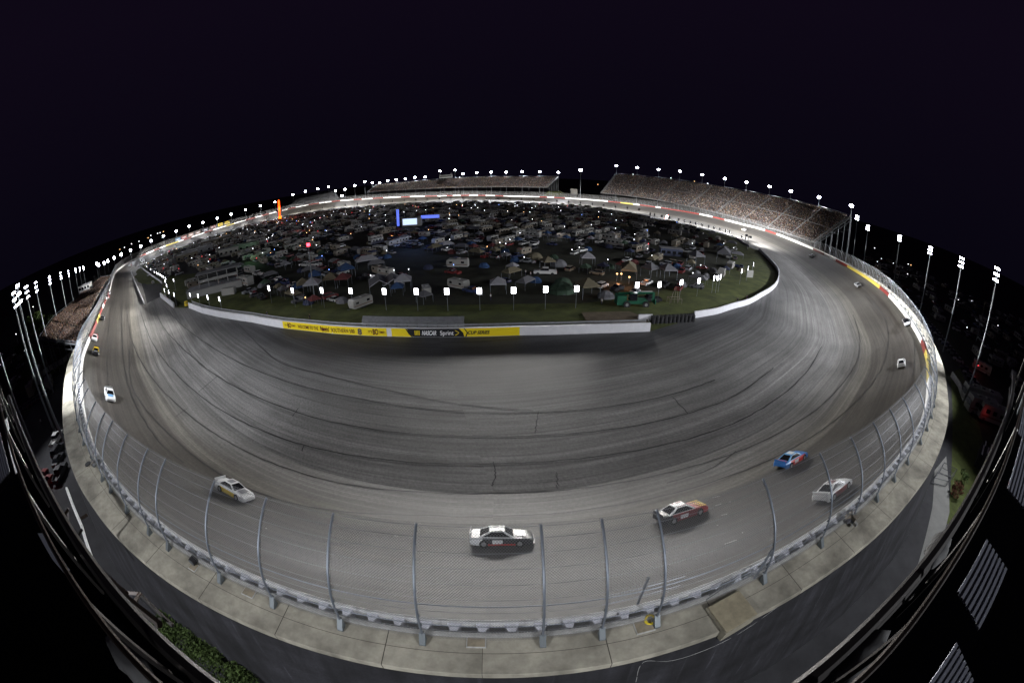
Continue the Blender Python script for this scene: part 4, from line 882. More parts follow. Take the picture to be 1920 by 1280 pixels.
def suv(c):
    p = []; b = MB(); k = vpaint(c)
    b.prism([(-2.35, .32), (2.3, .32), (2.35, .75), (2.2, .98), (1.15, 1.10), (-2.3, 1.12), (-2.4, .7)], -.95, .95, k); p.append(('body', b))
    b = MB(); b.add([(-.9,1.1,1.08),(.9,1.1,1.08),(.9,-2.28,1.10),(-.9,-2.28,1.10),(-.74,.45,1.72),(.74,.45,1.72),(.74,-2.05,1.72),(-.74,-2.05,1.72)], [(0,1,5,4),(1,2,6,5),(2,3,7,6),(3,0,4,7)], M_GLASS); p.append(('window', b))
    b = MB(); b.box((0, -.8, 1.76), (1.5, 2.55, .09), k); p.append(('roof', b))
    for x in (-.7, .7): p.append(('headlight', MB().box((x, 2.33, .80), (.36, .08, .2), M_HL))); p.append(('tail_light', MB().box((x*1.15, -2.38, .95), (.2, .06, .34), M_TAIL)))
    wheels(p, (-.86, .86), (1.45, -1.45), .38); return p
def pickup(c):
    p = []; b = MB(); k = vpaint(c)
    b.prism([(-2.85, .45), (2.75, .45), (2.8, .95), (2.65, 1.12), (1.3, 1.18), (-.95, 1.2), (-.95, .78), (-2.78, .78), (-2.78, 1.15), (-2.85, 1.15)], -.97, .97, k)
    for x in (-.93, .93): b.box((x, -1.9, .98), (.08, 1.8, .40), k)
    p.append(('body', b)); b = MB(); b.add([(-.9,1.25,1.17),(.9,1.25,1.17),(.9,-.92,1.19),(-.9,-.92,1.19),(-.74,.6,1.80),(.74,.6,1.80),(.74,-.8,1.80),(-.74,-.8,1.80)], [(0,1,5,4),(1,2,6,5),(2,3,7,6),(3,0,4,7)], M_GLASS); p.append(('window', b))
    p.append(('roof', MB().box((0, -.1, 1.84), (1.5, 1.45, .09), k)))
    for x in (-.72, .72): p.append(('headlight', MB().box((x, 2.79, .88), (.38, .06, .2), M_HL))); p.append(('tail_light', MB().box((x*1.2, -2.87, .95), (.14, .05, .36), M_TAIL)))
    wheels(p, (-.88, .88), (1.75, -1.75), .40); return p
M_RVW = mat('camper_panel', (.27,.267,.25), .55, noise=.06, nscale=1); M_RVS = mat('camper_stripe', (.16,.10,.07), .6); M_RVT = mat('camper_tan_panel', (.17,.15,.12), .6)
def motorhome(k=None):
    k = k or M_RVW; p = []; b = MB(); b.prism([(-4.2, .5), (4.1, .5), (4.3, 1.3), (4.05, 2.3), (3.9, 3.15), (-4.2, 3.2)], -1.25, 1.25, k); p.append(('body', b))
    p.append(('windshield', MB().box((0, 4.22, 1.95), (2.1, .12, .9), M_GLASS)))
    for x in (-1.27, 1.27):
        for y in (2.4, .4, -1.8): p.append(('window', MB().box((x, y, 2.1), (.04, 1.1, .7), M_GLASS)))
        p.append(('stripe', MB().box((x, -.2, 1.25), (.03, 7.8, .26), M_RVS)))
    p.append(('roof_unit', MB().box((0, -.8, 3.33), (.8, 1.0, .28), M_RVW))); p.append(('roof_unit', MB().box((0, 1.8, 3.3), (.6, .8, .22), M_RVW)))
    wheels(p, (-1.1, 1.1), (2.9, -2.6), .45, .3); return p
def trailer(k=None):
    k = k or M_RVW; p = []; b = MB(); b.prism([(-3.2, .55), (3.0, .55), (3.35, 1.4), (3.2, 2.5), (2.8, 2.85), (-2.9, 2.85), (-3.2, 2.5)], -1.2, 1.2, k); p.append(('body', b))
    for x in (-1.22, 1.22):
        for y in (1.9, -1.7): p.append(('window', MB().box((x, y, 1.9), (.04, .9, .55), M_GLASS)))
        p.append(('stripe', MB().box((x, 0, 1.2), (.03, 6.0, .22), M_RVS)))
    p.append(('door', MB().box((1.22, .3, 1.6), (.05, .7, 1.8), M_RVT))); p.append(('hitch', MB().box((0, 3.9, .6), (.12, 1.2, .1), M_STRUCT))); p.append(('roof_unit', MB().box((0, -.3, 2.98), (.7, .9, .26), M_RVW)))
    wheels(p, (-1.05, 1.05), (.5, -.4), .34, .2); return p
FAB = {'white': (.24,.24,.26), 'blue': (.025,.055,.13), 'tan': (.12,.105,.07), 'green': (.035,.06,.04), 'grey': (.11,.11,.12), 'red': (.10,.03,.03), 'navy': (.025,.03,.06)}
def fabric(c): return mat('canopy_fabric_'+c, FAB[c], .9, noise=.12, nscale=2)
def canopy(c, w_=3.2, d_=3.2, h_=2.2, peak=1.1):
    p = []; b = MB(); x, y = w_/2, d_/2; rx = max(0, x-y)*.9
    b.add([(-x,-y,h_),(x,-y,h_),(x,y,h_),(-x,y,h_),(-rx-.02,0,h_+peak),(rx+.02,0,h_+peak)], [(0,1,5,4),(1,2,5),(2,3,4,5),(3,0,4)], fabric(c))
    for a, q in (((-x,-y),(x,-y)),((x,-y),(x,y)),((x,y),(-x,y)),((-x,y),(-x,-y))): b.add([(a[0],a[1],h_),(q[0],q[1],h_),(q[0],q[1],h_-.28),(a[0],a[1],h_-.28)], [(0,1,2,3)], fabric(c))
    p.append(('roof', b))
    for sx in (-x, x):
        for sy in (-y, y): p.append(('leg', MB().box((sx*.98, sy*.98, h_/2), (.06, .06, h_), M_STEEL)))
    return p
def gable(c, w_=6, d_=9, h_=2.2, peak=1.7):
    p = []; b = MB(); x, y = w_/2, d_/2
    b.add([(-x,-y,h_),(x,-y,h_),(x,y,h_),(-x,y,h_),(0,-y,h_+peak),(0,y,h_+peak)], [(0,4,5,3),(1,2,5,4)], fabric(c)); p.append(('roof', b))
    b = MB(); 
    for sy in (-y, y):
        b.tube([(-x, sy, h_), (0, sy, h_+peak)], .13, 4, fabric('white')); b.tube([(x, sy, h_), (0, sy, h_+peak)], .13, 4, fabric('white')); 
    for sx in (-x, x): b.tube([(sx, -y, h_), (sx, y, h_)], .1, 4, fabric('white'))
    p.append(('frame', b))
    for sx in (-x, x):
        for sy in (-y, 0, y): p.append(('leg', MB().box((sx, sy, h_/2), (.1, .1, h_), M_STEEL)))
    return p
def dome(c, r=2.0, h_=1.7):
    p = []; b = MB(); n = 8; vs = []; fs = []
    for a in range(5):
        t = a/4*math.pi/2; 
        for j in range(n): q = 2*math.pi*(j+.5)/n; rr = r*math.cos(t)*(1+.05*(j % 2)); vs.append((rr*math.cos(q), rr*math.sin(q)*.85, h_*math.sin(t)))
    for a in range(4):
        for j in range(n): fs.append((a*n+j, a*n+(j+1) % n, (a+1)*n+(j+1) % n, (a+1)*n+j))
    b.add(vs, fs, fabric(c)); p.append(('shell', b)); p.append(('door', MB().add([(-.5,-r*.80,.05),(.5,-r*.80,.05),(.3,-r*.62,1.0),(-.3,-r*.62,1.0)], [(0,1,2,3)], fabric('grey')))); return p
def merge(parts):
    m = MB()
    for _, b in parts:
        o = len(m.v); m.v += b.v
        for f, k in zip(b.f, b.mi): m.f.append(tuple(i+o for i in f)); m.mi.append(m.mslot(b.mats[k]))
    return m
PROTO = {}
def get_proto(kind, c, full):
    key = (kind, c, full)
    if key in PROTO: return PROTO[key]
    parts = {'parked_car': sedan, 'parked_suv': suv, 'pickup_truck': pickup, 'motorhome': lambda c: motorhome(M_RVT if c == 'tan' else None), 'travel_trailer': lambda c: trailer(M_RVT if c == 'tan' else None), 'canopy_tent': canopy, 'long_canopy': lambda c: canopy(c, 6.2, 3.1), 'dome_tent': dome, 'gable_tent': gable}[kind](c)
    PROTO[key] = [(n_, b.mesh(n_)) for n_, b in parts] if full else merge(parts).mesh(kind)
    return PROTO[key]
def put(kind, c, x, y, rz, label, cat, group=None, full=False, z=0.0, s=1.0, name=None):
    pr = get_proto(kind, c, full)
    if full:
        t = empty(name or kind, (x, y, z), rz); t.scale = (s,)*3
        for n_, me in pr: o = bpy.data.objects.new(n_, me); col.objects.link(o); o.parent = t
    else:
        t = bpy.data.objects.new(name or kind, pr); col.objects.link(t); t.location = (x, y, z); t.rotation_euler = (0, 0, rz); t.scale = (s,)*3
    return tag(t, label, cat, group)
taken = []
def free(x, y, r):
    for a, b_, q in taken:
        if (a-x)**2+(b_-y)**2 < (r+q)**2: return False
    return True
def special(kind, c, px, py, deg, label, cat, s=1.0, r=4, name=None):
    q = P(px, py, 0); taken.append((q.x, q.y, r)); return put(kind, c, q.x, q.y, R(deg), label, cat, None, True, 0, s, name)
special('gable_tent', 'grey', 712, 543, 20, 'left of two long grey gable tents with white eaves, side by side', 'tent', 1.0, 7)
special('gable_tent', 'grey', 738, 541, 20, 'right of two long grey gable tents with white eaves', 'tent', 1.0, 7)
special('canopy_tent', 'white', 757, 543, 10, 'white peaked canopy with a blue awning right beside the gable tents', 'canopy', 1.5, 4)
special('canopy_tent', 'blue', 746, 552, 10, 'small blue canopy in front of the right gable tent', 'canopy', 1.1, 3)
special('canopy_tent', 'white', 934, 548, 4, 'white peaked canopy standing alone behind the centre lamp panels', 'canopy', 1.35, 4)
special('canopy_tent', 'white', 1101, 497, 0, 'white peaked canopy alone in the middle right of the infield', 'canopy', 1.5, 5)
special('long_canopy', 'white', 688, 500, 30, 'long white hipped canopy above the gable tents', 'canopy', 1.35, 6)
special('long_canopy', 'grey', 706, 503, 25, 'grey canopy directly right of the long white one', 'canopy', 1.0, 4)
special('travel_trailer', 'white', 859, 502, 84, 'white travel trailer with a dark stripe, alone near the infield centre', 'travel trailer', 1.15, 5)
special('pickup_truck', 'white', 1022, 515, 86, 'white pickup truck parked sideways right of the centre', 'pickup truck', 1.3, 5)
special('canopy_tent', 'tan', 1027, 503, 20, 'tan canopy behind the sideways white pickup', 'canopy', 1.3, 4)
special('dome_tent', 'grey', 1048, 499, 0, 'grey dome tent behind the sideways white pickup, right of the tan canopy', 'tent', 1.5, 4)
special('dome_tent', 'tan', 1003, 486, 0, 'tan dome tent left of the tan canopy', 'tent', 1.6, 4)
special('dome_tent', 'green', 1052, 548, 0, 'big green dome tent between two centre lamp panels', 'tent', 1.8, 5)
special('dome_tent', 'green', 1056, 535, 0, 'smaller dark green dome tent behind the big one', 'tent', 1.4, 4)
special('canopy_tent', 'tan', 1101, 556, 15, 'tan canopy left of the green loader', 'canopy', 1.6, 4)
special('dome_tent', 'grey', 1136, 558, 0, 'grey dome tent just left of the green loader', 'tent', 1.2, 4)
special('long_canopy', 'tan', 1178, 520, 76, 'canopy lit orange by lanterns beneath it', 'canopy', 1.6, 7)
special('canopy_tent', 'grey', 1219, 519, 30, 'grey canopy right of the orange lit one', 'canopy', 1.5, 5)
special('canopy_tent', 'grey', 1250, 522, 10, 'pair-less grey canopy two places right of the orange lit one', 'canopy', 1.6, 5)
special('canopy_tent', 'tan', 570, 547, 30, 'cream canopy at the left of the coloured canopy cluster', 'canopy', 1.4, 4)
special('canopy_tent', 'white', 588, 550, 12, 'white walled canopy in the coloured canopy cluster', 'canopy', 1.6, 4)
special('canopy_tent', 'blue', 592, 530, 25, 'blue canopy behind the white walled one', 'canopy', 1.4, 4)
special('canopy_tent', 'tan', 622, 538, 15, 'yellowish canopy right of the white walled one', 'canopy', 1.5, 4)
special('canopy_tent', 'blue', 651, 520, 35, 'bright blue canopy behind the yellowish one', 'canopy', 1.6, 4)
special('canopy_tent', 'red', 645, 537, 5, 'dull red canopy left of the gable tents', 'canopy', 1.4, 4)
special('pickup_truck', 'white', 484, 517, 60, 'white pickup truck beside the dark rows above the bus', 'pickup truck', 1.25, 5)
special('pickup_truck', 'white', 574, 500, 70, 'white pickup truck at the left of a pair in the left infield', 'pickup truck', 1.25, 5)
special('pickup_truck', 'white', 590, 500, 75, 'white pickup truck at the right of a pair in the left infield', 'pickup truck', 1.25, 5)
special('motorhome', 'white', 461, 535, 62, 'pale bus-like motorhome behind the box trailer at the left', 'motorhome', 1.2, 7)
special('pickup_truck', 'black', 1218, 566, 95, 'black pickup truck behind the green loader', 'pickup truck', 1.1, 5)
special('canopy_tent', 'grey', 1304, 494, 20, 'grey canopy roof in the right infield above the car row', 'canopy', 1.7, 5)
special('long_canopy', 'grey', 1356, 489, 60, 'long dark grey canopy near the right end of the infield', 'canopy', 2.0, 8)
special('travel_trailer', 'white', 800, 551, 20, 'white box trailer standing upright behind the sixth lamp panel', 'travel trailer', .8, 3)
# spectator deck: two storeys with a flat roof
q = P(405, 545, 0); t = empty('viewing_suite', (q.x, q.y, 0)); t.rotation_euler = (0, 0, R(33)); taken.append((q.x, q.y, 16))
M_SUITE = mat('suite_white', (.30,.30,.29), .8)
MB().box((0, 0, 1.5), (24, 10, 2.6), M_SUITE).build('base', None, t); MB().box((2, .6, 5.3), (17, 6, 1.0), M_SUITE).build('wall', None, t); MB().box((2, 1.2, 6.6), (16.6, 5, 1.8), M_GLASS).build('window', None, t)
b = MB(); b.box((2, .6, 8.0), (19, 7.4, .35), M_ROOFG); b.build('roof', None, t)
for x in (-6.4, -2.2, 2, 6.2, 10.4): MB().box((x, -2.4, 5.4), (.3, .3, 5.2), M_SUITE).build('post', None, t)
MB().box((0, 0, 2.9), (24.6, 10.6, .2), M_ROOFG).build('deck', None, t)
b = MB()
for x in np.arange(-12, 12.1, 1.5): b.box((x, -5.1, 3.5), (.08, .08, 1.1), M_STEEL)
b.box((0, -5.1, 4.05), (24.2, .08, .08), M_STEEL); b.build('railing', None, t)
tag(t, 'two storey white viewing suite with flat roof and deck in the left infield', 'building')
for k in range(16): 
    pass
for (px, py, sz, m_, dg, rf, lab) in [(352,486,(18,9,4.5),M_RVT,40,1,'long low garage building, nearest the pit road at the left'),(372,476,(26,10,4.5),M_ROOFG,40,1,'grey roofed garage building behind the first one at the left'),(405,455,(30,10,4),M_RVT,38,1,'long shed roof farther back at the left'),(432,477,(14,9,4.5),M_RVW,25,1,'white fronted shed beside the green lit wall'),(461,470,(18,10,5),mat('green_lit_wall', (.20,.30,.20), .8),25,0,'pale green lit building in the left infield'),(1257,478,(10,5,3.2),mat('blue_rim_trailer', (.05,.06,.10), .6),-10,1,'dark trailer with a blue glowing rim in the right infield')]:
    q = P(px, py, 0); taken.append((q.x, q.y, max(sz)*.55)); block('shed', lab, 'building', q, sz, m_, R(dg), (4, sz[2]*.5, 1.6, 1.2), M_ROOFG if rf else None)
q = P(468, 474, 5); ld = bpy.data.lights.new('wall_lamp', 'POINT'); ld.energy = 900; ld.color = (.45, 1, .55); lo = bpy.data.objects.new('wall_lamp', ld); col.objects.link(lo); lo.location = q
q = P(430, 552, 0); block('box_trailer', 'small white box trailer behind the leftmost lamp panels', 'trailer', q, (5.5, 2.4, 2.6), M_RVW, R(14)); taken.append((q.x, q.y, 4))
# blue-lit stage truck
q = P(773, 425, 0); M_BLIT = mat('blue_lit_screen', (.3,.4,.9), .5, emit=(.10,.16,.85), estr=1.0); M_WLIT = mat('white_lit_screen', (.7,.8,1), .5, emit=(.55,.7,1.0), estr=1.2)
t = empty('lit_stage_truck', tuple(q)); MB().box((0, 0, 3.2), (13, 4, 5.2), M_RVW).build('body', None, t); MB().box((-1, -2.05, 3.6), (9.5, .1, 4.0), M_WLIT).build('screen', None, t); MB().box((12, 1, 6.0), (12, 1, 2.0), M_BLIT).build('lit_banner', None, t); MB().box((-9.5, 0, 6.5), (1.4, 1.4, 11), M_BLIT).build('lit_pillar', None, t)
tag(t, 'bright blue and white lit stage truck in the middle of the far infield', 'truck'); taken.append((q.x, q.y, 16))
# tall thin poles in the infield
for base, top_, lab in (((591, 565), (567, 462), 'very tall thin pole with a red light, left of the centre'), ((1401, 468), (1402, 443), 'dark pole with two unlit lamp heads beside the right inner wall')):
    q = P(base[0], base[1], 0); t = empty('tall_pole', tuple(q)); tp_ = D(top_[0], top_[1], math.hypot(q.x, q.y)); MB().tube([(0, 0, 0), (0, 0, tp_.z)], .16, 6, M_POLE).build('pole', None, t)
    if base[0] < 900: MB().cyl((0, 0, tp_.z+.2), .5, .8, 8, mat('red_beacon', (.8,.02,.02), .5, emit=(1, .03, .05), estr=12)).build('beacon', None, t); MB().box((0, 0, tp_.z-2), (1.8, .1, .1), M_POLE).build('crossbar', None, t)
    else: MB().box((0, 0, tp_.z), (4, .6, .3), M_LHEAD).box((-1.6, 0, tp_.z+.5), (1.4, .8, 1.2), M_LHEAD).box((1.4, 0, tp_.z-.2), (1.4, .8, 1.2), M_LHEAD).build('lamp_heads', None, t)
    tag(t, lab, 'pole')
# green telescopic loader
t = empty('telescopic_loader', tuple(P(1188, 574, 0)), R(2)); t.scale = (1.25,)*3; taken.append((t.location.x, t.location.y, 6))
M_GRN = mat('machine_green', (.012,.08,.045), .45)
MB().prism([(-1.1, .8), (1.1, .8), (1.1, 1.5), (-1.1, 1.5)], -2.6, 2.6, M_GRN).build('chassis', None, t); MB().box((-2.9, 0, 1.5), (2.0, 2.2, 1.9), M_GRN).build('engine_cover', None, t)
cbn = MB().box((-.6, -.8, 2.3), (1.5, 1.1, 1.5), M_GLASS).box((-.6, -.8, 3.08), (1.6, 1.2, .1), M_GRN).build('cab', None, t)
b = MB(); b.tube([(-3.2, .45, 2.5), (4.2, .45, 2.75)], .26, 4, M_GRN); b.build('boom', None, t); b = MB(); b.tube([(1.5, .45, 2.95), (4.0, .45, 3.0)], .16, 4, M_RVW); b.build('boom_section', None, t)
b = MB(); b.box((4.3, .45, 1.9), (.5, .4, 1.9), M_GRN); b.box((4.6, .45, 1.0), (.2, 1.8, 1.0), M_GRN); b.build('fork_carriage', None, t)
for x in (-1.9, 2.2):
    for y in (-1.15, 1.15): 
        wh = MB().cyl((x, y, .72), .72, .5, 18, M_TYRE, 'Y').build('wheel', None, t); MB().cyl((x, y, .72), .32, .54, 12, M_RIM, 'Y').build('rim', None, wh)
tag(t, 'green telescopic loader parked behind the wall stub and tyre row', 'loader')
# pale frame (lifting cradle)
t = empty('steel_cradle', tuple(P(1264, 569, 0))); b = MB()
for x in (-1.6, 1.6):
    for y in (-1, 1): b.tube([(x, y, 0), (x, y, 1.4)], .06, 5, M_RVT)
for z in (.1, 1.4): b.tube([(-1.6, -1, z), (1.6, -1, z), (1.6, 1, z), (-1.6, 1, z), (-1.6, -1, z)], .06, 5, M_RVT)
b.tube([(-.9, 0, .1), (-.7, 0, 2.4), (0, 0, 4.2), (.7, 0, 2.4), (.9, 0, .1)], .08, 5, M_RVT); b.tube([(0, 0, 4.2), (0, 0, .1)], .05, 5, M_RVT); b.build('frame', None, t)
t.scale = (1.1,)*3; tag(t, 'pale tubular steel cradle with a pointed arch, right of the green loader', 'frame')
block('notice_board', 'small pale box sign at the right end of the infield grass', 'sign', P(1405, 521, 0), (3, .4, 3), M_RVW)
# folded flag / marker sign by the far straight
q = D(1250, 408, 372); t = empty('lit_sign', (q.x, q.y, 0)); MB().box((0, 0, (q.z)/2), (.2, .2, q.z), M_POLE).build('pole', None, t); b = MB(); b.add([(-1.6, 0, q.z-1.5), (.6, 0, q.z-1.8), (1.8, 0, q.z+2.6), (-.6, 0, q.z+2.2)], [(0, 1, 2, 3)], mat('sign_lit_white', (.8,.7,.68), .5, emit=(1, .85, .8), estr=1.2)); b.build('panel', None, t)
[MB().box((x_, -.1, q.z+z_), (1.0, .1, .9), mat('sign_lit_red', (.8,.02,.02), .5, emit=(1, .03, .02), estr=1.5)).build('red_corner', None, t) for x_, z_ in ((1.2, 2.2), (-1.3, -1.3))]; tag(t, 'tilted lit white sign with red corners beside the far inner wall', 'sign')

# rows of campers: laid out along lanes parallel to the left straight
dirv = Vector((-.80, .60)); nrv = Vector((.60, .80))
GRP = {'parked_car': 'cars parked on the infield', 'parked_suv': 'utility vehicles parked on the infield', 'pickup_truck': 'pickup trucks on the infield', 'motorhome': 'motorhomes on the infield', 'travel_trailer': 'travel trailers on the infield', 'canopy_tent': 'small canopies on the infield', 'dome_tent': 'dome tents on the infield', 'long_canopy': 'long canopies on the infield'}
CATS = {'parked_car': 'car', 'parked_suv': 'car', 'pickup_truck': 'pickup truck', 'motorhome': 'motorhome', 'travel_trailer': 'travel trailer', 'canopy_tent': 'canopy', 'dome_tent': 'tent', 'long_canopy': 'canopy', 'gable_tent': 'tent'}
NOUN = {'parked_car': '{} car', 'parked_suv': '{} utility vehicle', 'pickup_truck': '{} pickup truck', 'motorhome': '{} motorhome', 'travel_trailer': '{} travel trailer', 'canopy_tent': 'small {} canopy', 'dome_tent': '{} dome tent', 'long_canopy': 'long {} canopy'}
KC = {'parked_car': ['white','silver','black','grey','red','blue','silver','black'], 'parked_suv': ['white','black','grey','silver','red','tan'], 'pickup_truck': ['white','black','silver','red','blue','white'], 'motorhome': ['white','tan','white'], 'travel_trailer': ['white','white','tan'], 'canopy_tent': ['white','blue','tan','green','grey','red','navy','grey'], 'long_canopy': ['white','grey','tan'], 'dome_tent': ['grey','tan','green','blue','navy','red']}
CNT = {k: 0 for k in GRP}; cand = []
def noise2(x, y): return math.sin(x*.031+1.3)*math.cos(y*.027-.4)+.6*math.sin(x*.011-y*.017+2.0)+.4*math.sin(x*.07+y*.05)
u = -520.0
while u < 520:
    v = -60.0
    while v < 640:
        x = CEN[0]+dirv.x*u+nrv.x*(v-290); y = CEN[1]+dirv.y*u+nrv.y*(v-290)
        lane = int((v+60)/6.6)
        if inside_infield(x, y, 17) and lane % 4 != 3:
            d = math.hypot(x, y); a = math.degrees(math.atan2(x, y))
            if d > 104 and not (-75 < a < -44 and d < 300 and (x*.6+y*.8) < 20+a*0):
                cand.append((d, a, x+random.uniform(-1, 1), y+random.uniform(-1, 1)))
        v += 6.6
    u += 4.6
cand.sort()
far_mass = MB(); mass_n = 0; lights_at = []
for d, a, x, y in cand:
    nz_ = noise2(x, y); p_keep = .9 if d < 170 else (.85 if d < 260 else .95)
    if d < 300 and nz_ < -.85: p_keep *= .25
    if random.random() > p_keep: continue
    if not free(x, y, 2.6): continue
    r_ = random.random()
    if d < 180: kind = 'parked_car' if r_ < .22 else 'pickup_truck' if r_ < .40 else 'parked_suv' if r_ < .54 else 'canopy_tent' if r_ < .72 else 'dome_tent' if r_ < .86 else 'travel_trailer' if r_ < .95 else 'long_canopy'
    else: kind = 'parked_car' if r_ < .20 else 'pickup_truck' if r_ < .36 else 'parked_suv' if r_ < .50 else 'canopy_tent' if r_ < .64 else 'motorhome' if r_ < .76 else 'travel_trailer' if r_ < .88 else 'dome_tent' if r_ < .93 else 'long_canopy'
    c = random.choice(KC[kind]); rz = math.atan2(nrv.y, nrv.x)-R(90)+random.choice((0, R(90), R(180)))+random.uniform(-.12, .12)
    if kind in ('motorhome', 'travel_trailer', 'long_canopy'): taken.append((x, y, 2.2))
    if CNT[kind] < 150 and d < 330:
        CNT[kind] += 1; where = 'in the near infield rows' if d < 150 else 'among the middle infield rows' if d < 240 else 'in the crowded far infield rows'
        put(kind, c, x, y, rz, NOUN[kind].format(c)+' parked '+where if 'tent' not in kind and 'canopy' not in kind else NOUN[kind].format(c)+' pitched '+where, CATS[kind], GRP[kind], full=d < 135)
    else:
        pr = get_proto(kind, c, False); M = Matrix.Translation((x, y, 0)) @ Matrix.Rotation(rz, 4, 'Z'); o = len(far_mass.v)
        far_mass.v += [tuple(M @ v_.co) for v_ in pr.vertices]
        for f in pr.polygons: far_mass.f.append(tuple(i+o for i in f.vertices)); far_mass.mi.append(far_mass.mslot(pr.materials[f.material_index]))
        mass_n += 1
    if random.random() < .16: lights_at.append((x+random.uniform(-2, 2), y+random.uniform(-3, 3), random.uniform(1.6, 3.2), d))
print('individual', CNT, 'mass', mass_n, 'lights', len(lights_at))
tag(far_mass.build('distant_campground'), 'dense mass of far vehicles and campers at the back of the infield', 'campground', None, 'stuff')
LC = [('white', (.9,.92,1.0), 5), ('warm', (1.0,.55,.22), 4), ('white', (.9,.92,1.0), 7), ('red', (1.0,.06,.08), 3), ('blue', (.2,.35,1.0), 4), ('white', (.95,.95,.9), 4)]
for nm, c, e in LC: mat('lantern_'+nm, c, .5, emit=c, estr=e)
lmesh = {}
for nm in ('white', 'warm', 'red', 'blue'):
    b = MB(); b.tube([(0, 0, -2.2), (0, 0, 0)], .04, 4, M_POLE); b.cyl((0, 0, .12), .17, .3, 8, MATS['lantern_'+nm]); lmesh[nm] = b.mesh('camp_lantern')
random.shuffle(lights_at)
for x, y, z, d in lights_at[:290]:
    nm = random.choices(['white', 'warm', 'red', 'blue'], [.62, .2, .1, .08])[0]; o = bpy.data.objects.new('camp_lantern', lmesh[nm]); col.objects.link(o); o.location = (x, y, z); s_ = max(.7, min(2.0, d/220)); o.scale = (s_, s_, 1)
    tag(o, nm+' lantern glowing among the infield campers', 'lantern', 'lanterns among the infield campers')
def glow(px, py, z, e, c, name='camp_glow', r=.4):
    q = P(px, py, z); ld = bpy.data.lights.new(name, 'POINT'); ld.energy = e; ld.color = c; ld.shadow_soft_size = r; o = bpy.data.objects.new(name, ld); col.objects.link(o); o.location = q; return o
glow(1176, 521, 3.0, 500, (1, .35, .12)); glow(1160, 517, 2.6, 300, (1, .45, .2)); glow(773, 428, 9, 2500, (.25, .4, 1)); glow(560, 430, 4, 500, (1, .1, .1)); glow(735, 437, 3, 300, (1, .4, .1)); glow(1040, 437, 3, 400, (.9, .9, 1))
for k, (px, py, nm) in enumerate([(1157, 514, 'warm'), (1165, 514, 'warm'), (1180, 520, 'warm')]):
    o = bpy.data.objects.new('camp_lantern', lmesh[nm]); col.objects.link(o); o.location = P(px, py, 2.2); o.scale = (1.6, 1.6, 1); tag(o, 'warm lantern under the orange lit canopy', 'lantern', 'lanterns under the orange lit canopy')

# ------------------------------------------------------------------ people
def person_mesh():
    J = {'pel': (0, 0, .95), 'ch': (0, 0, 1.3), 'nk': (0, 0, 1.5), 'hd': (0, .02, 1.63), 'ht': (0, .01, 1.76), 'sl': (-.18, 0, 1.42), 'el': (-.25, .02, 1.14), 'wl': (-.24, .14, .92), 'hl': (-.24, .18, .84), 'sr': (.18, 0, 1.42), 'er': (.25, .02, 1.14), 'wr': (.22, .16, .95), 'hr': (.21, .21, .87), 'kl': (-.11, .03, .5), 'al': (-.12, 0, .08), 'tl': (-.13, .15, .04), 'kr': (.11, .0, .5), 'ar': (.12, -.04, .08), 'trr': (.13, .11, .04), 'pl': (-.09, 0, .9), 'prr': (.09, 0, .9)}
    Rd = {'pel': .15, 'ch': .16, 'nk': .06, 'hd': .10, 'ht': .07, 'sl': .07, 'el': .05, 'wl': .035, 'hl': .03, 'sr': .07, 'er': .05, 'wr': .035, 'hr': .03, 'kl': .07, 'al': .045, 'tl': .035, 'kr': .07, 'ar': .045, 'trr': .035, 'pl': .10, 'prr': .10}
    E_ = [('pel','ch'),('ch','nk'),('nk','hd'),('hd','ht'),('ch','sl'),('sl','el'),('el','wl'),('wl','hl'),('ch','sr'),('sr','er'),('er','wr'),('wr','hr'),('pel','pl'),('pl','kl'),('kl','al'),('al','tl'),('pel','prr'),('prr','kr'),('kr','ar'),('ar','trr')]
    ks = list(J); me = bpy.data.meshes.new('p'); me.from_pydata([J[k] for k in ks], [(ks.index(a), ks.index(b_)) for a, b_ in E_], []); o = bpy.data.objects.new('p', me); col.objects.link(o)
    md = o.modifiers.new('s', 'SKIN'); 
    for i, k in enumerate(ks): me.skin_vertices[0].data[i].radius = (Rd[k], Rd[k]*(.75 if k in ('ch', 'pel') else 1)); me.skin_vertices[0].data[i].use_root = (k == 'pel')
    o.modifiers.new('ss', 'SUBSURF').levels = 1; dg = bpy.context.evaluated_depsgraph_get(); out = bpy.data.meshes.new_from_object(o.evaluated_get(dg)); bpy.data.objects.remove(o); return out
PM0 = person_mesh(); M_SKIN = mat('skin', (.36,.22,.15), .7)
def person_variant(shirt, pants):
    me = PM0.copy(); me.materials.clear(); [me.materials.append(m_) for m_ in (M_SKIN, mat('shirt_'+shirt[0], shirt[1], .9), mat('trousers_'+pants[0], pants[1], .9), mat('hair_dark', (.03,.02,.015), .9))]
    for f in me.polygons:
        z = f.center.z; f.material_index = 3 if z > 1.69 or (z > 1.58 and f.center.y < -.03) else 1 if (.97 < z < 1.47 and not (abs(f.center.x) > .19 and z < 1.12)) else 2 if z < .97 and not (abs(f.center.x) > .19 and z > .78) else 0
        f.use_smooth = True
    return me
PV = [person_variant(('white', (.6,.6,.6)), ('dark', (.03,.03,.05))), person_variant(('navy', (.03,.04,.12)), ('khaki', (.2,.16,.1))), person_variant(('black', (.02,.02,.02)), ('black', (.02,.02,.02))), person_variant(('red', (.4,.04,.04)), ('dark', (.03,.03,.05)))]
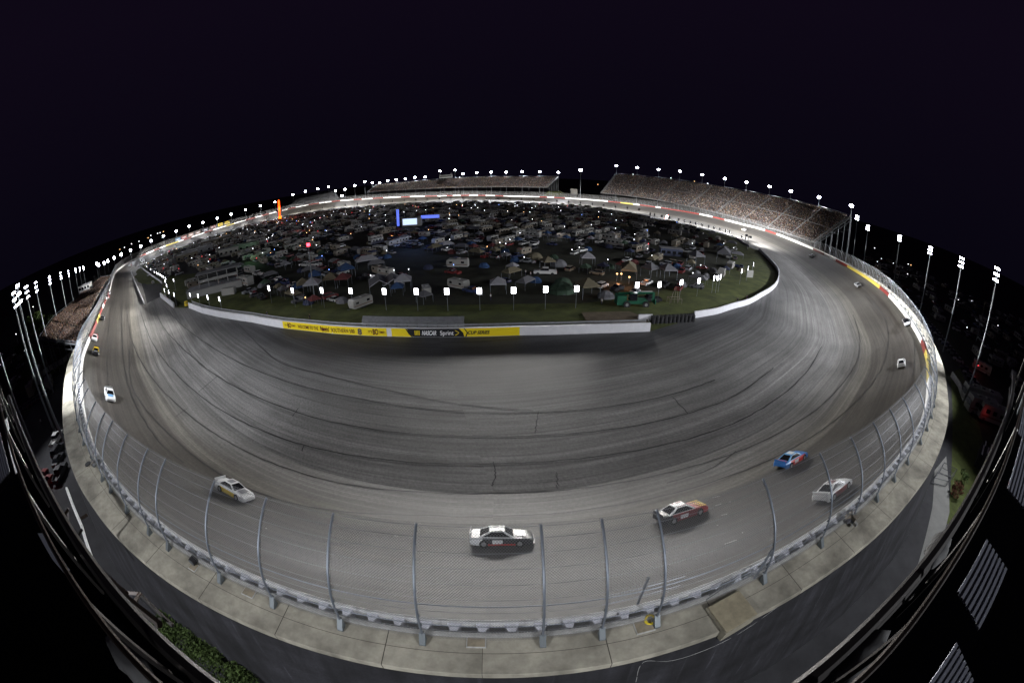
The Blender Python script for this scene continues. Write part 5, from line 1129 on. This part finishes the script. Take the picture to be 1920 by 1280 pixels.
for px, py, v, z, lab in [(80, 798, 0, 0, 'person in a white shirt walking on the dark service road at the left'), (1382, 569, 2, .3, 'person in black standing behind the curved white inner wall'), (1399, 565, 1, .3, 'person in navy and khaki standing behind the curved white inner wall'), (985, 516, 0, 0, 'person in a white shirt near the sideways white pickup truck'), (995, 520, 0, 0, 'person in white walking just right of another near the infield centre'), (1128, 572, 0, 0, 'person in a white shirt beside the tents left of the green loader'), (502, 596, 1, .3, 'person in navy in the grass behind the long inner wall'), (582, 602, 2, .3, 'person in black crouching low in the grass behind the welcome banner'), (1195, 571, 3, 0, 'person in a red shirt behind the green loader'), (920, 563, 0, 0, 'person in white beside the white peaked canopy')]:
    q = P(px, py, z); o = bpy.data.objects.new('person', PV[v]); col.objects.link(o); o.location = q; o.rotation_euler = (0, 0, random.uniform(0, 6.2)); o.scale = (1.1,)*3; tag(o, lab.replace(' crouching low', ''), 'person')
# ------------------------------------------------------------------ trees and shrubs
M_LEAF = mat('leaves', (.055,.085,.022), .8, noise=.5, nscale=.9); M_LEAFD = mat('leaves_dark', (.03,.05,.015), .85, noise=.4, nscale=.9)
def leaf_mass(n, rx, ry, rz_, cz, m_, size=.45, lobes=9, seed=1):
    rs = random.Random(seed); b = MB(); L = []
    for _ in range(lobes):
        q = rs.uniform(0, 6.28); e = rs.uniform(-.6, .9); L.append((rx*.55*math.cos(q)*math.cos(e), ry*.55*math.sin(q)*math.cos(e), rz_*.6*math.sin(e), rs.uniform(.32, .58)))
    for _ in range(n):
        lx, ly, lz, lr = rs.choice(L); v = Vector((rs.gauss(0, 1), rs.gauss(0, 1), rs.gauss(0, 1))).normalized()*(rs.random()**.4); c = Vector((lx+v.x*rx*lr, ly+v.y*ry*lr, cz+lz+v.z*rz_*lr))
        a = Vector((rs.uniform(-1, 1), rs.uniform(-1, 1), rs.uniform(-1, 1))).normalized(); t_ = a.orthogonal().normalized(); s_ = size*rs.uniform(.6, 1.3)
        b.add([c-t_*s_, c+a.cross(t_)*s_*.5, c+t_*s_, c-a.cross(t_)*s_*.5], [(0, 1, 2, 3)], m_)
    return b
def tree(q, h, r, label, seed, dark=False, n=2200):
    t = empty('tree', (q.x, q.y, 0)); b = MB(); b.tube([(0, 0, 0), (.1, 0, h*.35), (0, .1, h*.6)], [.35, .28, .12], 7, M_TRUNK)
    for k in range(5): a = k*1.3; b.tube([(0, 0, h*.35), (math.cos(a)*r*.5, math.sin(a)*r*.5, h*.6)], [.16, .05], 5, M_TRUNK)
    b.build('trunk', None, t); leaf_mass(n, r, r, h*.42, h*.6, M_LEAFD if dark else M_LEAF, r*.11, 11, seed).build('crown', None, t); return tag(t, label, 'tree')
tree(P(76, 650, 0), 15, 6.5, 'round leafy tree lit by the towers behind the left grandstand', 3)
tree(P(60, 662, 0), 8, 4.5, 'dark tree in front of the round one at the left', 4, True, 900); tree(P(45, 672, 0), 7, 5, 'dark tree near the left edge beside the red light', 5, True, 900); tree(P(98, 625, 0), 11, 5, 'dim tree immediately behind the back edge of the left grandstand', 6, True, 900)
# hedge mass between the embankment and the stand, bottom left
for px, py, r, h, lab, sd in ((352, 1205, 2.6, 3.0, 'dense clipped shrub below the stand at the bottom left', 11), (392, 1238, 2.4, 2.6, 'dense shrub right of the clipped one at the bottom left', 12), (312, 1172, 1.8, 2.2, 'small shrub under the steel brace at the bottom left', 13), (440, 1278, 2.2, 2.4, 'shrub at the very bottom edge against the embankment', 14)):
    q = P(px, py, 2.5); t = empty('shrub', (q.x, q.y, 0)); leaf_mass(2600, r, r, h*.6, h*.7+1.2, M_LEAF, .17, 12, sd).build('foliage', None, t); b = MB(); b.tube([(0, 0, 0), (0, 0, h*.6)], .1, 5, M_TRUNK); b.build('stem', None, t); tag(t, lab, 'shrub')
for px, py, sd, lab in ((1788, 930, 21, 'small reddish shrub beside the stand edge at the lower right'), (1800, 905, 22, 'thin pale green shrub at the lower right grass')):
    q = P(px, py, 0); t = empty('shrub', (q.x, q.y, 0)); leaf_mass(600, 1.6, 1.6, 1.2, 1.2, mat('reddish_leaves', (.09,.035,.02), .9) if sd == 21 else M_LEAF, .18, 7, sd).build('foliage', None, t); tag(t, lab, 'shrub')

# ------------------------------------------------------------------ outside the oval: right hand grounds
sheet('outer_grass_slope', [P(1782, 700), P(1800, 690), P(1835, 790), P(1850, 870), P(1835, 960), P(1800, 1010), P(1775, 980), P(1785, 850)], .03, mat('outer_grass', (.050,.062,.016), .95, noise=.4, nscale=.4))
sheet('outer_grass_left', [P(140, 652), P(70, 652), P(20, 735), P(60, 742), P(100, 700), P(140, 668)], .03, MATS['outer_grass'])
sheet('left_service_yard', [P(140, 672), P(60, 760), P(20, 860), P(60, 1000), P(150, 1000), P(125, 900), P(118, 800), P(128, 720)], .018, M_ROAD)
sheet('right_service_road', [P(1720, 572), P(1700, 572), P(1775, 690), P(1840, 790), P(1870, 790), P(1840, 730), P(1780, 650)], .018, M_ROAD)
sheet('ramp_slab', [P(1752, 882), P(1774, 855), P(1780, 960), P(1764, 1020), P(1720, 1060), P(1748, 950)], .05, mat('ramp_concrete', (.17,.17,.16), .85, noise=.15, nscale=.5))
wl = [P(140, 664), P(120, 680), P(90, 697), P(50, 733)]
tag(wall_run('low_boundary_wall', wl, 1.6, .6, M_WCONC, None), 'low pale concrete wall beyond the embankment at the left, below the grass', 'wall')
tag(wall_run('low_boundary_wall', [P(1783, 706), P(1797, 726), P(1806, 752)], 1.5, .5, M_WCONC, None), 'row of pale concrete barrier blocks on the grass at the right', 'wall')
def outfield(n, az0, az1, d0, d1, lab_side, grp, seed):
    rs = random.Random(seed); k = 0; tries = 0
    while k < n and tries < n*30:
        tries += 1; a = R(rs.uniform(az0, az1)); d = d0+(d1-d0)*rs.random()**.8; x, y = d*math.sin(a), d*math.cos(a); i = near_station(x, y)
        dd = -((x-RING[i, 0])*NIN[i, 0]+(y-RING[i, 1])*NIN[i, 1])
        if dd < 42 or not free(x, y, 3.2): continue
        if lab_side == 'right' and dd < 60 and rs.random() < .4: continue
        taken.append((x, y, 2.4)); r_ = rs.random(); kind = 'parked_car' if r_ < .3 else 'parked_suv' if r_ < .45 else 'pickup_truck' if r_ < .6 else 'motorhome' if r_ < .78 else 'travel_trailer' if r_ < .92 else 'canopy_tent'
        c = rs.choice(KC[kind]); fa = math.atan2(NIN[i, 1], NIN[i, 0])-R(90)+rs.choice((0, R(90)))+rs.uniform(-.1, .1)
        put(kind, c, x, y, fa, NOUN[kind].format(c)+' standing in the dark field outside the oval at the '+lab_side, CATS[kind], CATS[kind]+' group '+grp, full=d < 110); k += 1
        if rs.random() < .1: o = bpy.data.objects.new('camp_lantern', lmesh['white']); col.objects.link(o); o.location = (x+2, y+2, 2.4); s_ = max(.7, min(1.6, d/200)); o.scale = (s_, s_, 1); tag(o, 'white lantern glowing in the camper field outside the oval', 'lantern', 'lanterns in the outer camper fields')
outfield(190, 50, 78, 130, 420, 'right', 'in the right field', 5); outfield(22, -84, -69, 120, 240, 'left', 'in the left field', 6)
# dark line of cars along the right perimeter
for k in range(30):
    t_ = k/29; a = lerp(P(1708, 578), P(1868, 800), t_); c = ('black', 'grey', 'black', 'silver', 'blue')[k % 5]; b_ = P(1868, 800)-P(1708, 578)
    if k % 7 != 5: put('parked_car', c, a.x+3, a.y, math.atan2(b_.y, b_.x)+R(90)+R(75), c+' car in the long nose-in line beside the right service road', 'car', 'cars lined up beside the right service road', full=k > 14)
# left yard vehicles
def spec2(kind, c, px, py, deg, label, cat, s=1.0): q = P(px, py, 0); return put(kind, c, q.x, q.y, R(deg), label, cat, None, True, 0, s)
spec2('pickup_truck', 'white', 109, 828, 30, 'white pickup truck at the head of the parked line on the left service road', 'pickup truck', 1.0)
spec2('parked_suv', 'black', 111, 850, 28, 'shiny black utility vehicle behind the white pickup on the left service road', 'car', 1.0)
spec2('parked_car', 'black', 112, 866, 28, 'black car second behind the white pickup on the left service road', 'car', 1.0)
spec2('pickup_truck', 'black', 116, 893, 30, 'dark pickup with an open bed, last in the left service road line', 'pickup truck', 1.0)
spec2('parked_car', 'red', 80, 898, 20, 'red car with lit lamps on the left service yard', 'car', 1.0)
spec2('parked_suv', 'red', 90, 912, 25, 'red utility vehicle just below the red car on the left yard', 'car', 1.0)
spec2('motorhome', 'tan', 62, 738, 60, 'tan motorhome parked between two pale trailers at the left', 'motorhome', 1.0)
spec2('motorhome', 'white', 75, 716, 62, 'white motorhome alongside the low boundary wall at the left', 'motorhome', 1.3)
spec2('travel_trailer', 'white', 95, 728, 60, 'white trailer at the right end of the left trailer pair', 'travel trailer', 1.1)
for k in range(7): q = lerp(P(90, 738), P(42, 770), k/6); put('parked_car', 'black', q.x, q.y, R(60), 'black car in the dark diagonal line at the left', 'car', 'dark cars in the diagonal line at the left', full=True)
spec2('motorhome', 'white', 1838, 697, 30, 'white motorhome beside the red lamp car at the right', 'motorhome', 1.0); spec2('parked_car', 'red', 1841, 690, 35, 'red car with glowing lamps on the right service road', 'car', 1.0)
for (px, py, c, e) in ((1834, 686, 'red', 40), (78, 901, 'red', 30), (1850, 776, 'red', 12)):
    q = P(px, py, 1.6); o = bpy.data.objects.new('warning_lamp', lmesh['red']); col.objects.link(o); o.location = (q.x, q.y, 1.7); o.scale = (1.5, 1.5, .7); tag(o, 'red warning lamp glowing at '+{1834: 'the right service road', 78: 'the left service yard', 1850: 'the camper roofs at the right'}[px], 'lamp'); glow(px, py, 2.5, e, (1, .08, .08))
for (px, py) in ((1827, 757), (1843, 762), (1835, 778), (1856, 792)):
    spec2('motorhome', 'white', px, py, {1827: 55, 1843: 52, 1835: 56, 1856: 50}[px], {1827: 'large pale motorhome nearest the grass at the right', 1843: 'large pale motorhome with glints on its roof at the right', 1835: 'pale motorhome just below the pair at the right', 1856: 'pale motorhome nearest the stand edge at the right'}[px], 'motorhome', 1.35)
# bleacher benches lit white beside the right stand
q = P(1840, 868, 0); t = empty('bench_rack', tuple(q), R(20)); MB().box((0, 0, 1.2), (7, 3.5, 2.2), mat('dark_tarpaulin', (.03,.03,.035), .8)).build('base', None, t)
for k, (x, y, z, l) in enumerate(((-1.5, 1.2, 2.8, 4.5), (0, -.2, 2.7, 3.2), (1.6, -.8, 2.9, 3.6), (2.4, .9, 2.75, 2.2))): MB().box((x, y, z), (l, .35, .12), M_WHITE).build('bench', None, t)
tag(t, 'dark rack carrying bright white benches on the grass at the right', 'rack')
# tall sign pole in the right field
q = P(1830, 640, 0); t = empty('number_sign', (q.x, q.y, 0)); MB().box((0, 0, 8), (.3, .3, 16), M_POLE).build('pole', None, t); MB().box((0, 0, 13.5), (1.2, .3, 6), M_RVT).build('panel', None, t); tag(t, 'tall narrow sign on a pole in the right camper field', 'sign')
# far street lamps near the horizon
for k, (px, py, d) in enumerate([(227,484,800),(236,483,820),(249,475,900),(264,478,900),(281,472,950),(285,460,1100),(298,459,1100),(303,461,1100),(309,457,1100),(432,400,1300),(620,385,900),(1703,495,420),(1708,497,430),(1640,465,500),(1187,327,1500),(1258,334,1500),(1302,340,1500),(1327,344,1500),(1399,357,1300),(1498,379,1000),(1121,346,1100),(39,660,230),(62,575,300),(25,757,170)]):
    q = D(px, py, d)
    if q.z < 2: q.z = 8.0
    t = empty('street_lamp', (q.x, q.y, 0)); s_ = d/500; MB().tube([(0, 0, 0), (0, 0, q.z)], .12, 5, M_POLE).build('pole', None, t); MB().cyl((0, 0, q.z), .45*s_, .6*s_, 8, MATS['lantern_white'] if k % 4 else MATS['lantern_warm']).build('lamp', None, t)
    tag(t, 'tiny distant street lamp glowing beyond the oval', 'street lamp', 'distant street lamps beyond the oval')
# gap building and mound between the far stands
q = D(1076, 360, far_d(1076, 360, 60)[0]); block('service_block', 'pale square block building in the gap between the far grandstands', 'building', Vector((q.x, q.y, 0)), (8, 8, q.z+4), M_CREAM, 0)
q = D(1040, 362, far_d(1040, 362, 30)[0]); b = MB(); b.add([(q.x+22*math.cos(a), q.y+9*math.sin(a), 0) for a in np.linspace(0, 6.28, 17)[:-1]]+[(q.x+8*math.cos(a), q.y+3*math.sin(a), q.z+2) for a in np.linspace(0, 6.28, 17)[:-1]], [(j, (j+1) % 16, 16+(j+1) % 16, 16+j) for j in range(16)]+[tuple(range(16, 32))], M_GRASS); tag(b.build('grass_mound'), kind='structure')

# ------------------------------------------------------------------ on the walkway
M_PLATE = mat('rusty_pad', (.30,.26,.19), .85, noise=.25, nscale=3)
def on_walk(px, py, dz=0.0): q = P(px, py, 10.95+dz); i = near_station(q.x, q.y); return q, math.atan2(NIN[i, 1], NIN[i, 0])-R(90)
for px, py, s_, lab in ((468, 1108, .75, 'square drain pad on the walkway, leftmost of the four pads'), (363, 1062, .6, 'small square pad under the black loudspeaker on the walkway'), (893, 1200, .8, 'square rusty pad with a white rim on the walkway at the bottom centre'), (1207, 1172, .85, 'square rusty pad on the walkway beside the yellow hose ring')):
    q, rz = on_walk(px, py); t = empty('walkway_pad', (q.x, q.y, 10.90), rz); MB().box((0, 0, .03), (s_*1.25, s_*1.15, .08), M_WCONC).build('rim', None, t); MB().box((0, 0, .055), (s_*1.12, s_*1.0, .08), M_PLATE).build('plate', None, t); tag(t, lab, 'pad')
q, rz = on_walk(1372, 1148); t = empty('concrete_box', (q.x, q.y, 10.2), rz+.1); MB().box((0, 0, .45), (2.5, 2.2, .95), mat('box_concrete', (.28,.26,.2), .9, noise=.15, nscale=1.2)).build('box', None, t); MB().box((0, 0, .95), (2.4, 2.1, .08), mat('stained_top', (.33,.29,.20), .9, noise=.25, nscale=1.5)).build('plate', None, t); tag(t, 'large raised concrete box with a stained top on the walkway at the right', 'concrete box')
q, rz = on_walk(1219, 1161, .1); b = MB(); n1, n2 = 20, 8; vs = []; 
for i in range(n1):
    for j in range(n2): a, c = 2*math.pi*i/n1, 2*math.pi*j/n2; vs.append((math.cos(a)*(.27+.085*math.cos(c)), math.sin(a)*(.27+.085*math.cos(c)), .085*math.sin(c)))
b.add(vs, [(i*n2+j, ((i+1) % n1)*n2+j, ((i+1) % n1)*n2+(j+1) % n2, i*n2+(j+1) % n2) for i in range(n1) for j in range(n2)], mat('hose_yellow', (.65,.50,.03), .5)); o = b.build('hose_ring', smooth=True); o.location = q; o.rotation_euler = (R(20), 0, 0); tag(o, 'yellow ring of coiled hose on the walkway', 'hose ring')
q, rz = on_walk(364, 1052, .2); t = empty('loudspeaker', (q.x, q.y, 10.95), rz); MB().cyl((0, 0, .33), .30, .5, 16, MATS['tyre_rubber'], 'Y').build('horn', None, t); MB().cyl((0, -.27, .33), .22, .06, 16, M_STRUCT, 'Y').build('grille', None, t); tag(t, 'round black loudspeaker standing on the walkway at the lower left', 'loudspeaker')
# equipment piles against the fence
def pile(px, py, lab, items, seed):
    rs = random.Random(seed); q, rz = on_walk(px, py); t = empty('camera_rig', (q.x, q.y, 10.95), rz)
    for k in range(items):
        x, y = rs.uniform(-.9, .9), rs.uniform(-.3, .4); s_ = rs.uniform(.12, .32)
        o = MB().box((x, y, s_/2+.02+rs.uniform(0, .5)), (s_*1.4, s_, s_), rs.choice([M_STRUCT, M_RVW, M_LHEAD, M_RVT]), Matrix.Rotation(rs.uniform(0, 3), 4, 'Z')).build(rs.choice(['case', 'camera_body', 'battery']), None, t)
    b = MB(); 
    for a in (0, 2.1, 4.2): b.tube([(0, 0, 1.0), (.5*math.cos(a), .5*math.sin(a), 0)], .025, 5, M_STRUCT)
    b.build('tripod', None, t); tag(t, lab, 'camera rig')
pile(1595, 978, 'cluttered camera rig with white cases against the fence at the right', 12, 2); pile(182, 872, 'camera rig with striped cases on the walkway at the left', 14, 3)
for (px, py, s_, lab) in ((165, 870, .45, 'black oval panel leaning over the walkway edge at the left'), (172, 856, .3, 'small black disc on the walkway at the left')):
    q, rz = on_walk(px, py); o = MB().cyl((0, 0, .05), s_, .1, 16, MATS['tyre_rubber']).build('cable_drum'); o.location = q; tag(o, lab, 'cable drum')
# small stay posts between the tall ones
for base, top_, lab in (((1195, 1132), (1200, 1078), 'short steel stay post left of the yellow hose ring'), ((1414, 1084), (1428, 1018), 'short steel stay post beside the second raised box')):
    q = P(base[0], base[1], 11.1); i = near_station(q.x, q.y); t = empty('stay_post', tuple(q)); top_z = D(top_[0], top_[1], math.hypot(q.x, q.y)).z; MB().box((0, 0, (top_z-q.z)/2), (.12, .12, top_z-q.z), M_STEEL).build('post', None, t)
    b = MB(); 
    for z in (.9, 1.8): b.tube([(0, 0, z), (NIN[i, 1]*2.4, -NIN[i, 0]*2.4, z+.05)], .02, 4, M_STEEL); b.tube([(0, 0, z), (-NIN[i, 1]*2.2, NIN[i, 0]*2.2, z-.05)], .02, 4, M_STEEL)
    b.build('stay', None, t); tag(t, lab, 'post')
# ladder of dark bars leaning on the wall
q = P(1360, 1100, 11.4); t = empty('folded_barrier', tuple(q), R(22)); b = MB()
for k in range(8): b.box((k*.28-1.2, 0, .25), (.04, .05, .75), M_STRUCT, Matrix.Rotation(.5, 4, 'Y'))
b.box((-.2, 0, .05), (2.8, .05, .05), M_STRUCT); b.box((-.2, 0, .5), (2.8, .05, .05), M_STRUCT); b.build('bars', None, t); tag(t, 'dark folding barrier with slanted bars leaning on the wall cap above the raised box', 'barrier')
# black cage on the ramp at the right, loose cables on the embankment
c4 = [P(*p, 1.0) for p in ((1752, 895), (1766, 876), (1790, 888), (1778, 902))]; t = empty('tube_cage', (c4[0].x, c4[0].y, .05)); b = MB(); off0 = t.location
for z in (0, .9, 1.8): b.tube([Vector((p.x, p.y, 0.1+z))-off0 for p in c4+[c4[0]]], .05, 5, M_LHEAD)
for p in c4: b.tube([Vector((p.x, p.y, .05))-off0, Vector((p.x, p.y, 2.0))-off0], .05, 5, M_LHEAD)
b.build('frame', None, t); tag(t, 'black tubular cage standing on the concrete ramp at the right', 'cage')
def emb_z(x, y):
    i = near_station(x, y); dd = -((x-RING[i, 0])*NIN[i, 0]+(y-RING[i, 1])*NIN[i, 1]); h_ = RING[i, 2]+.36; t_ = (dd-WOUT[i]-.06)/(h_*.20); return h_*(1-t_) if 0 <= t_ <= 1 else (h_ if t_ < 0 else 0)
def emb_hit(px, py):
    a, f, u = pray(px, py); lo, hi = 4.0, 60.0
    t_ = lo
    while t_ < hi:
        if CAM_H+u*t_ < emb_z(a*t_, f*t_)+.05: break
        t_ += .1
    return Vector((a*t_, f*t_, CAM_H+u*t_+.04))
b = MB(); pts = [emb_hit(*p) for p in catmull([(1192, 1278), (1206, 1241), (1260, 1238), (1330, 1215), (1400, 1178), (1480, 1120), (1560, 1055), (1640, 975), (1690, 905)], 6)]; b.tube(pts, .018, 5, mat('white_cable', (.35,.35,.34), .7)); tag(b.build('loose_cable'), 'white cable lying along the top of the dark embankment', 'cable')

# ------------------------------------------------------------------ the stand under the camera
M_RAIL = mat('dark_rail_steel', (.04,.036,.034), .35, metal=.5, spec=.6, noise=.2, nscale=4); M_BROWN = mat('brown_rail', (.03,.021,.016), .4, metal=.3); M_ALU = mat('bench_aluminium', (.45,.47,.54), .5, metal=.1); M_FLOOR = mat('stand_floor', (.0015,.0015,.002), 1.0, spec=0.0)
edge = [(-9.5, 2.15), (-7, 1.55), (-4.3, .9), (-2.2, .42), (-.8, .18), (.8, .2), (2.2, .48), (4.3, .93), (8.5, 1.95), (11, 2.75)]
edge = catmull(edge, 5)
st = empty('camera_stand', (0, 0, 0)); tag(st, 'dark curved spectator stand and its steel edge rail along the bottom of the frame', 'grandstand')
def line3(dy, z, r, m_, name, x0=-45, x1=45, n=6): 
    b = MB(); b.tube([(x, y+dy, z) for x, y in edge if x0 <= x <= x1], r, n, m_); return b.build(name, None, st)
b = MB(); vs = []
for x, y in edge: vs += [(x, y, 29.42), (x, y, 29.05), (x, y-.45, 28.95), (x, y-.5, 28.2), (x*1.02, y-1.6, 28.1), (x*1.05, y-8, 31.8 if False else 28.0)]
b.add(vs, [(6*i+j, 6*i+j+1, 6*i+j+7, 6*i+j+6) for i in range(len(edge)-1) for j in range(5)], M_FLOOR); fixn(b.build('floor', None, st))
line3(.02, 29.5, .055, M_RAIL, 'edge_rail'); line3(-.16, 30.15, .022, M_BROWN, 'hand_rail'); line3(-.02, 29.2, .04, M_RAIL, 'edge_rail')
b = MB()
for x, y in edge[::4]: b.tube([(x, y-.1, 29.0), (x, y-.16, 30.15)], .025, 5, M_RAIL)
b.build('rail_post', None, st)['kind'] = 'stuff'
def bench(x0, x1, dy, z, name='bench', w_=.26):
    pts = [(x, y) for x, y in edge if x0 <= x <= x1]; b = MB(); k = 7
    for j in range(k):
        o = -w_/2+w_*j/(k-1)
        vs = []
        for x, y in pts: vs += [(x, y+dy+o-.014, z), (x, y+dy+o-.014, z+.018), (x, y+dy+o+.014, z+.018), (x, y+dy+o+.014, z)]
        b.add(vs, [(4*i+q, 4*i+q+1, 4*i+q+5, 4*i+q+4) for i in range(len(pts)-1) for q in range(3)], M_ALU)
    vs = []
    for x, y in pts: vs += [(x, y+dy-w_/2, z), (x, y+dy+w_/2, z)]
    b.add(vs, [(2*i, 2*i+1, 2*i+3, 2*i+2) for i in range(len(pts)-1)], M_LHEAD); fixn(b.build(name, None, st))
bench(2.4, 3.6, -.55, 29.85, w_=.34); bench(4.1, 6.0, -.55, 29.85, w_=.34); bench(1.3, 2.2, -.75, 29.9, w_=.3); bench(6.6, 9, -.5, 29.6, w_=.3); bench(-7.5, -5.2, -.55, 29.7)
# lower steel beams of the stand seen past the edge at the left
for k, (pts, z, r, m_) in enumerate([([(30, 820), (60, 885), (100, 955), (150, 1025), (200, 1085), (240, 1122), (300, 1170)], 25, .10, M_BROWN), ([(48, 860), (85, 930), (130, 998), (190, 1070), (238, 1112)], 24, .08, M_BROWN), ([(70, 890), (112, 965), (165, 1040), (215, 1090)], 23, .06, M_BROWN), ([(20, 830), (52, 900), (100, 975), (160, 1050)], 26.5, .07, M_RAIL)]):
    b = MB(); b.tube([P(px, py, z) for px, py in catmull(pts, 5)], r, 5, m_); b.build('lower_beam', None, st)
for a, c, z0, z1 in (((210, 1108), (262, 1112), 21, 21), ((262, 1112), (240, 1152), 21, 22), ((300, 1160), (286, 1190), 20, 22), ((128, 955), (116, 972), 21, 21), ((154, 992), (145, 1008), 20, 20), ((152, 972), (164, 964), 21, 21), ((262, 1112), (324, 1172), 20, 20), ((128, 953), (128, 992), 20, 21)):
    b = MB(); b.tube([P(*a, z0), P(*c, z1)], .09, 4, M_BROWN if z0 == 21 else M_RAIL); b.build('brace', None, st)
b = MB(); b.tube([P(125, 915, 14), P(140, 955, 14), P(153, 985, 14), P(160, 1010, 13), P(178, 1060, 12)], .16, 5, M_WHITE); b.build('light_strip', None, st)
# bright plates on the stand
b = MB(); b.add([P(73, 1003, 29.0), P(90, 1002, 29.0), P(131, 1068, 29.0), P(126, 1080, 29.0), P(100, 1050, 29.0)], [(0, 1, 2, 3, 4)], M_ALU); o = b.build('bright_plate', None, st); md = o.modifiers.new('s', 'SOLIDIFY'); md.thickness = .03
b = MB(); b.add([P(8, 792, 26), P(14, 784, 26), P(40, 885, 26), P(33, 897, 26), P(22, 860, 26)], [(0, 1, 2, 3, 4)], M_WHITE); o = b.build('bright_plate', None, st); md = o.modifiers.new('s', 'SOLIDIFY'); md.thickness = .05
b = MB(); b.add([P(1892, 800, 28), P(1905, 793, 28), P(1908, 808, 28), P(1895, 812, 28)], [(0, 1, 2, 3)], M_WHITE); o = b.build('bright_plate', None, st); md = o.modifiers.new('s', 'SOLIDIFY'); md.thickness = .03  # white plate put in to stand for floodlight reflections
for px, py, lab in ((1620, 1232, 'grey soft bag lying on the stand at the lower right'), (240, 1232, 'grey soft bag lying on the stand at the lower left'), (1758, 1030, 'dark grey folded jacket on the stand at the right')):
    q = P(px, py, 29.2); bm = bmesh.new(); bmesh.ops.create_icosphere(bm, subdivisions=3, radius=1)
    for v in bm.verts: v.co = Vector((v.co.x*.30, v.co.y*.13, v.co.z*.10))*(1+.12*math.sin(v.co.x*9+v.co.y*5)+.08*math.sin(v.co.z*11))
    me = bpy.data.meshes.new('soft_bag'); bm.to_mesh(me); bm.free(); me.materials.append(mat('bag_cloth', (.13,.13,.13), .95)); [setattr(p, 'use_smooth', True) for p in me.polygons]
    o = bpy.data.objects.new('soft_bag', me); col.objects.link(o); o.location = q; o.rotation_euler = (0, 0, R(15 if px > 900 else -15)); tag(o, lab, 'bag')
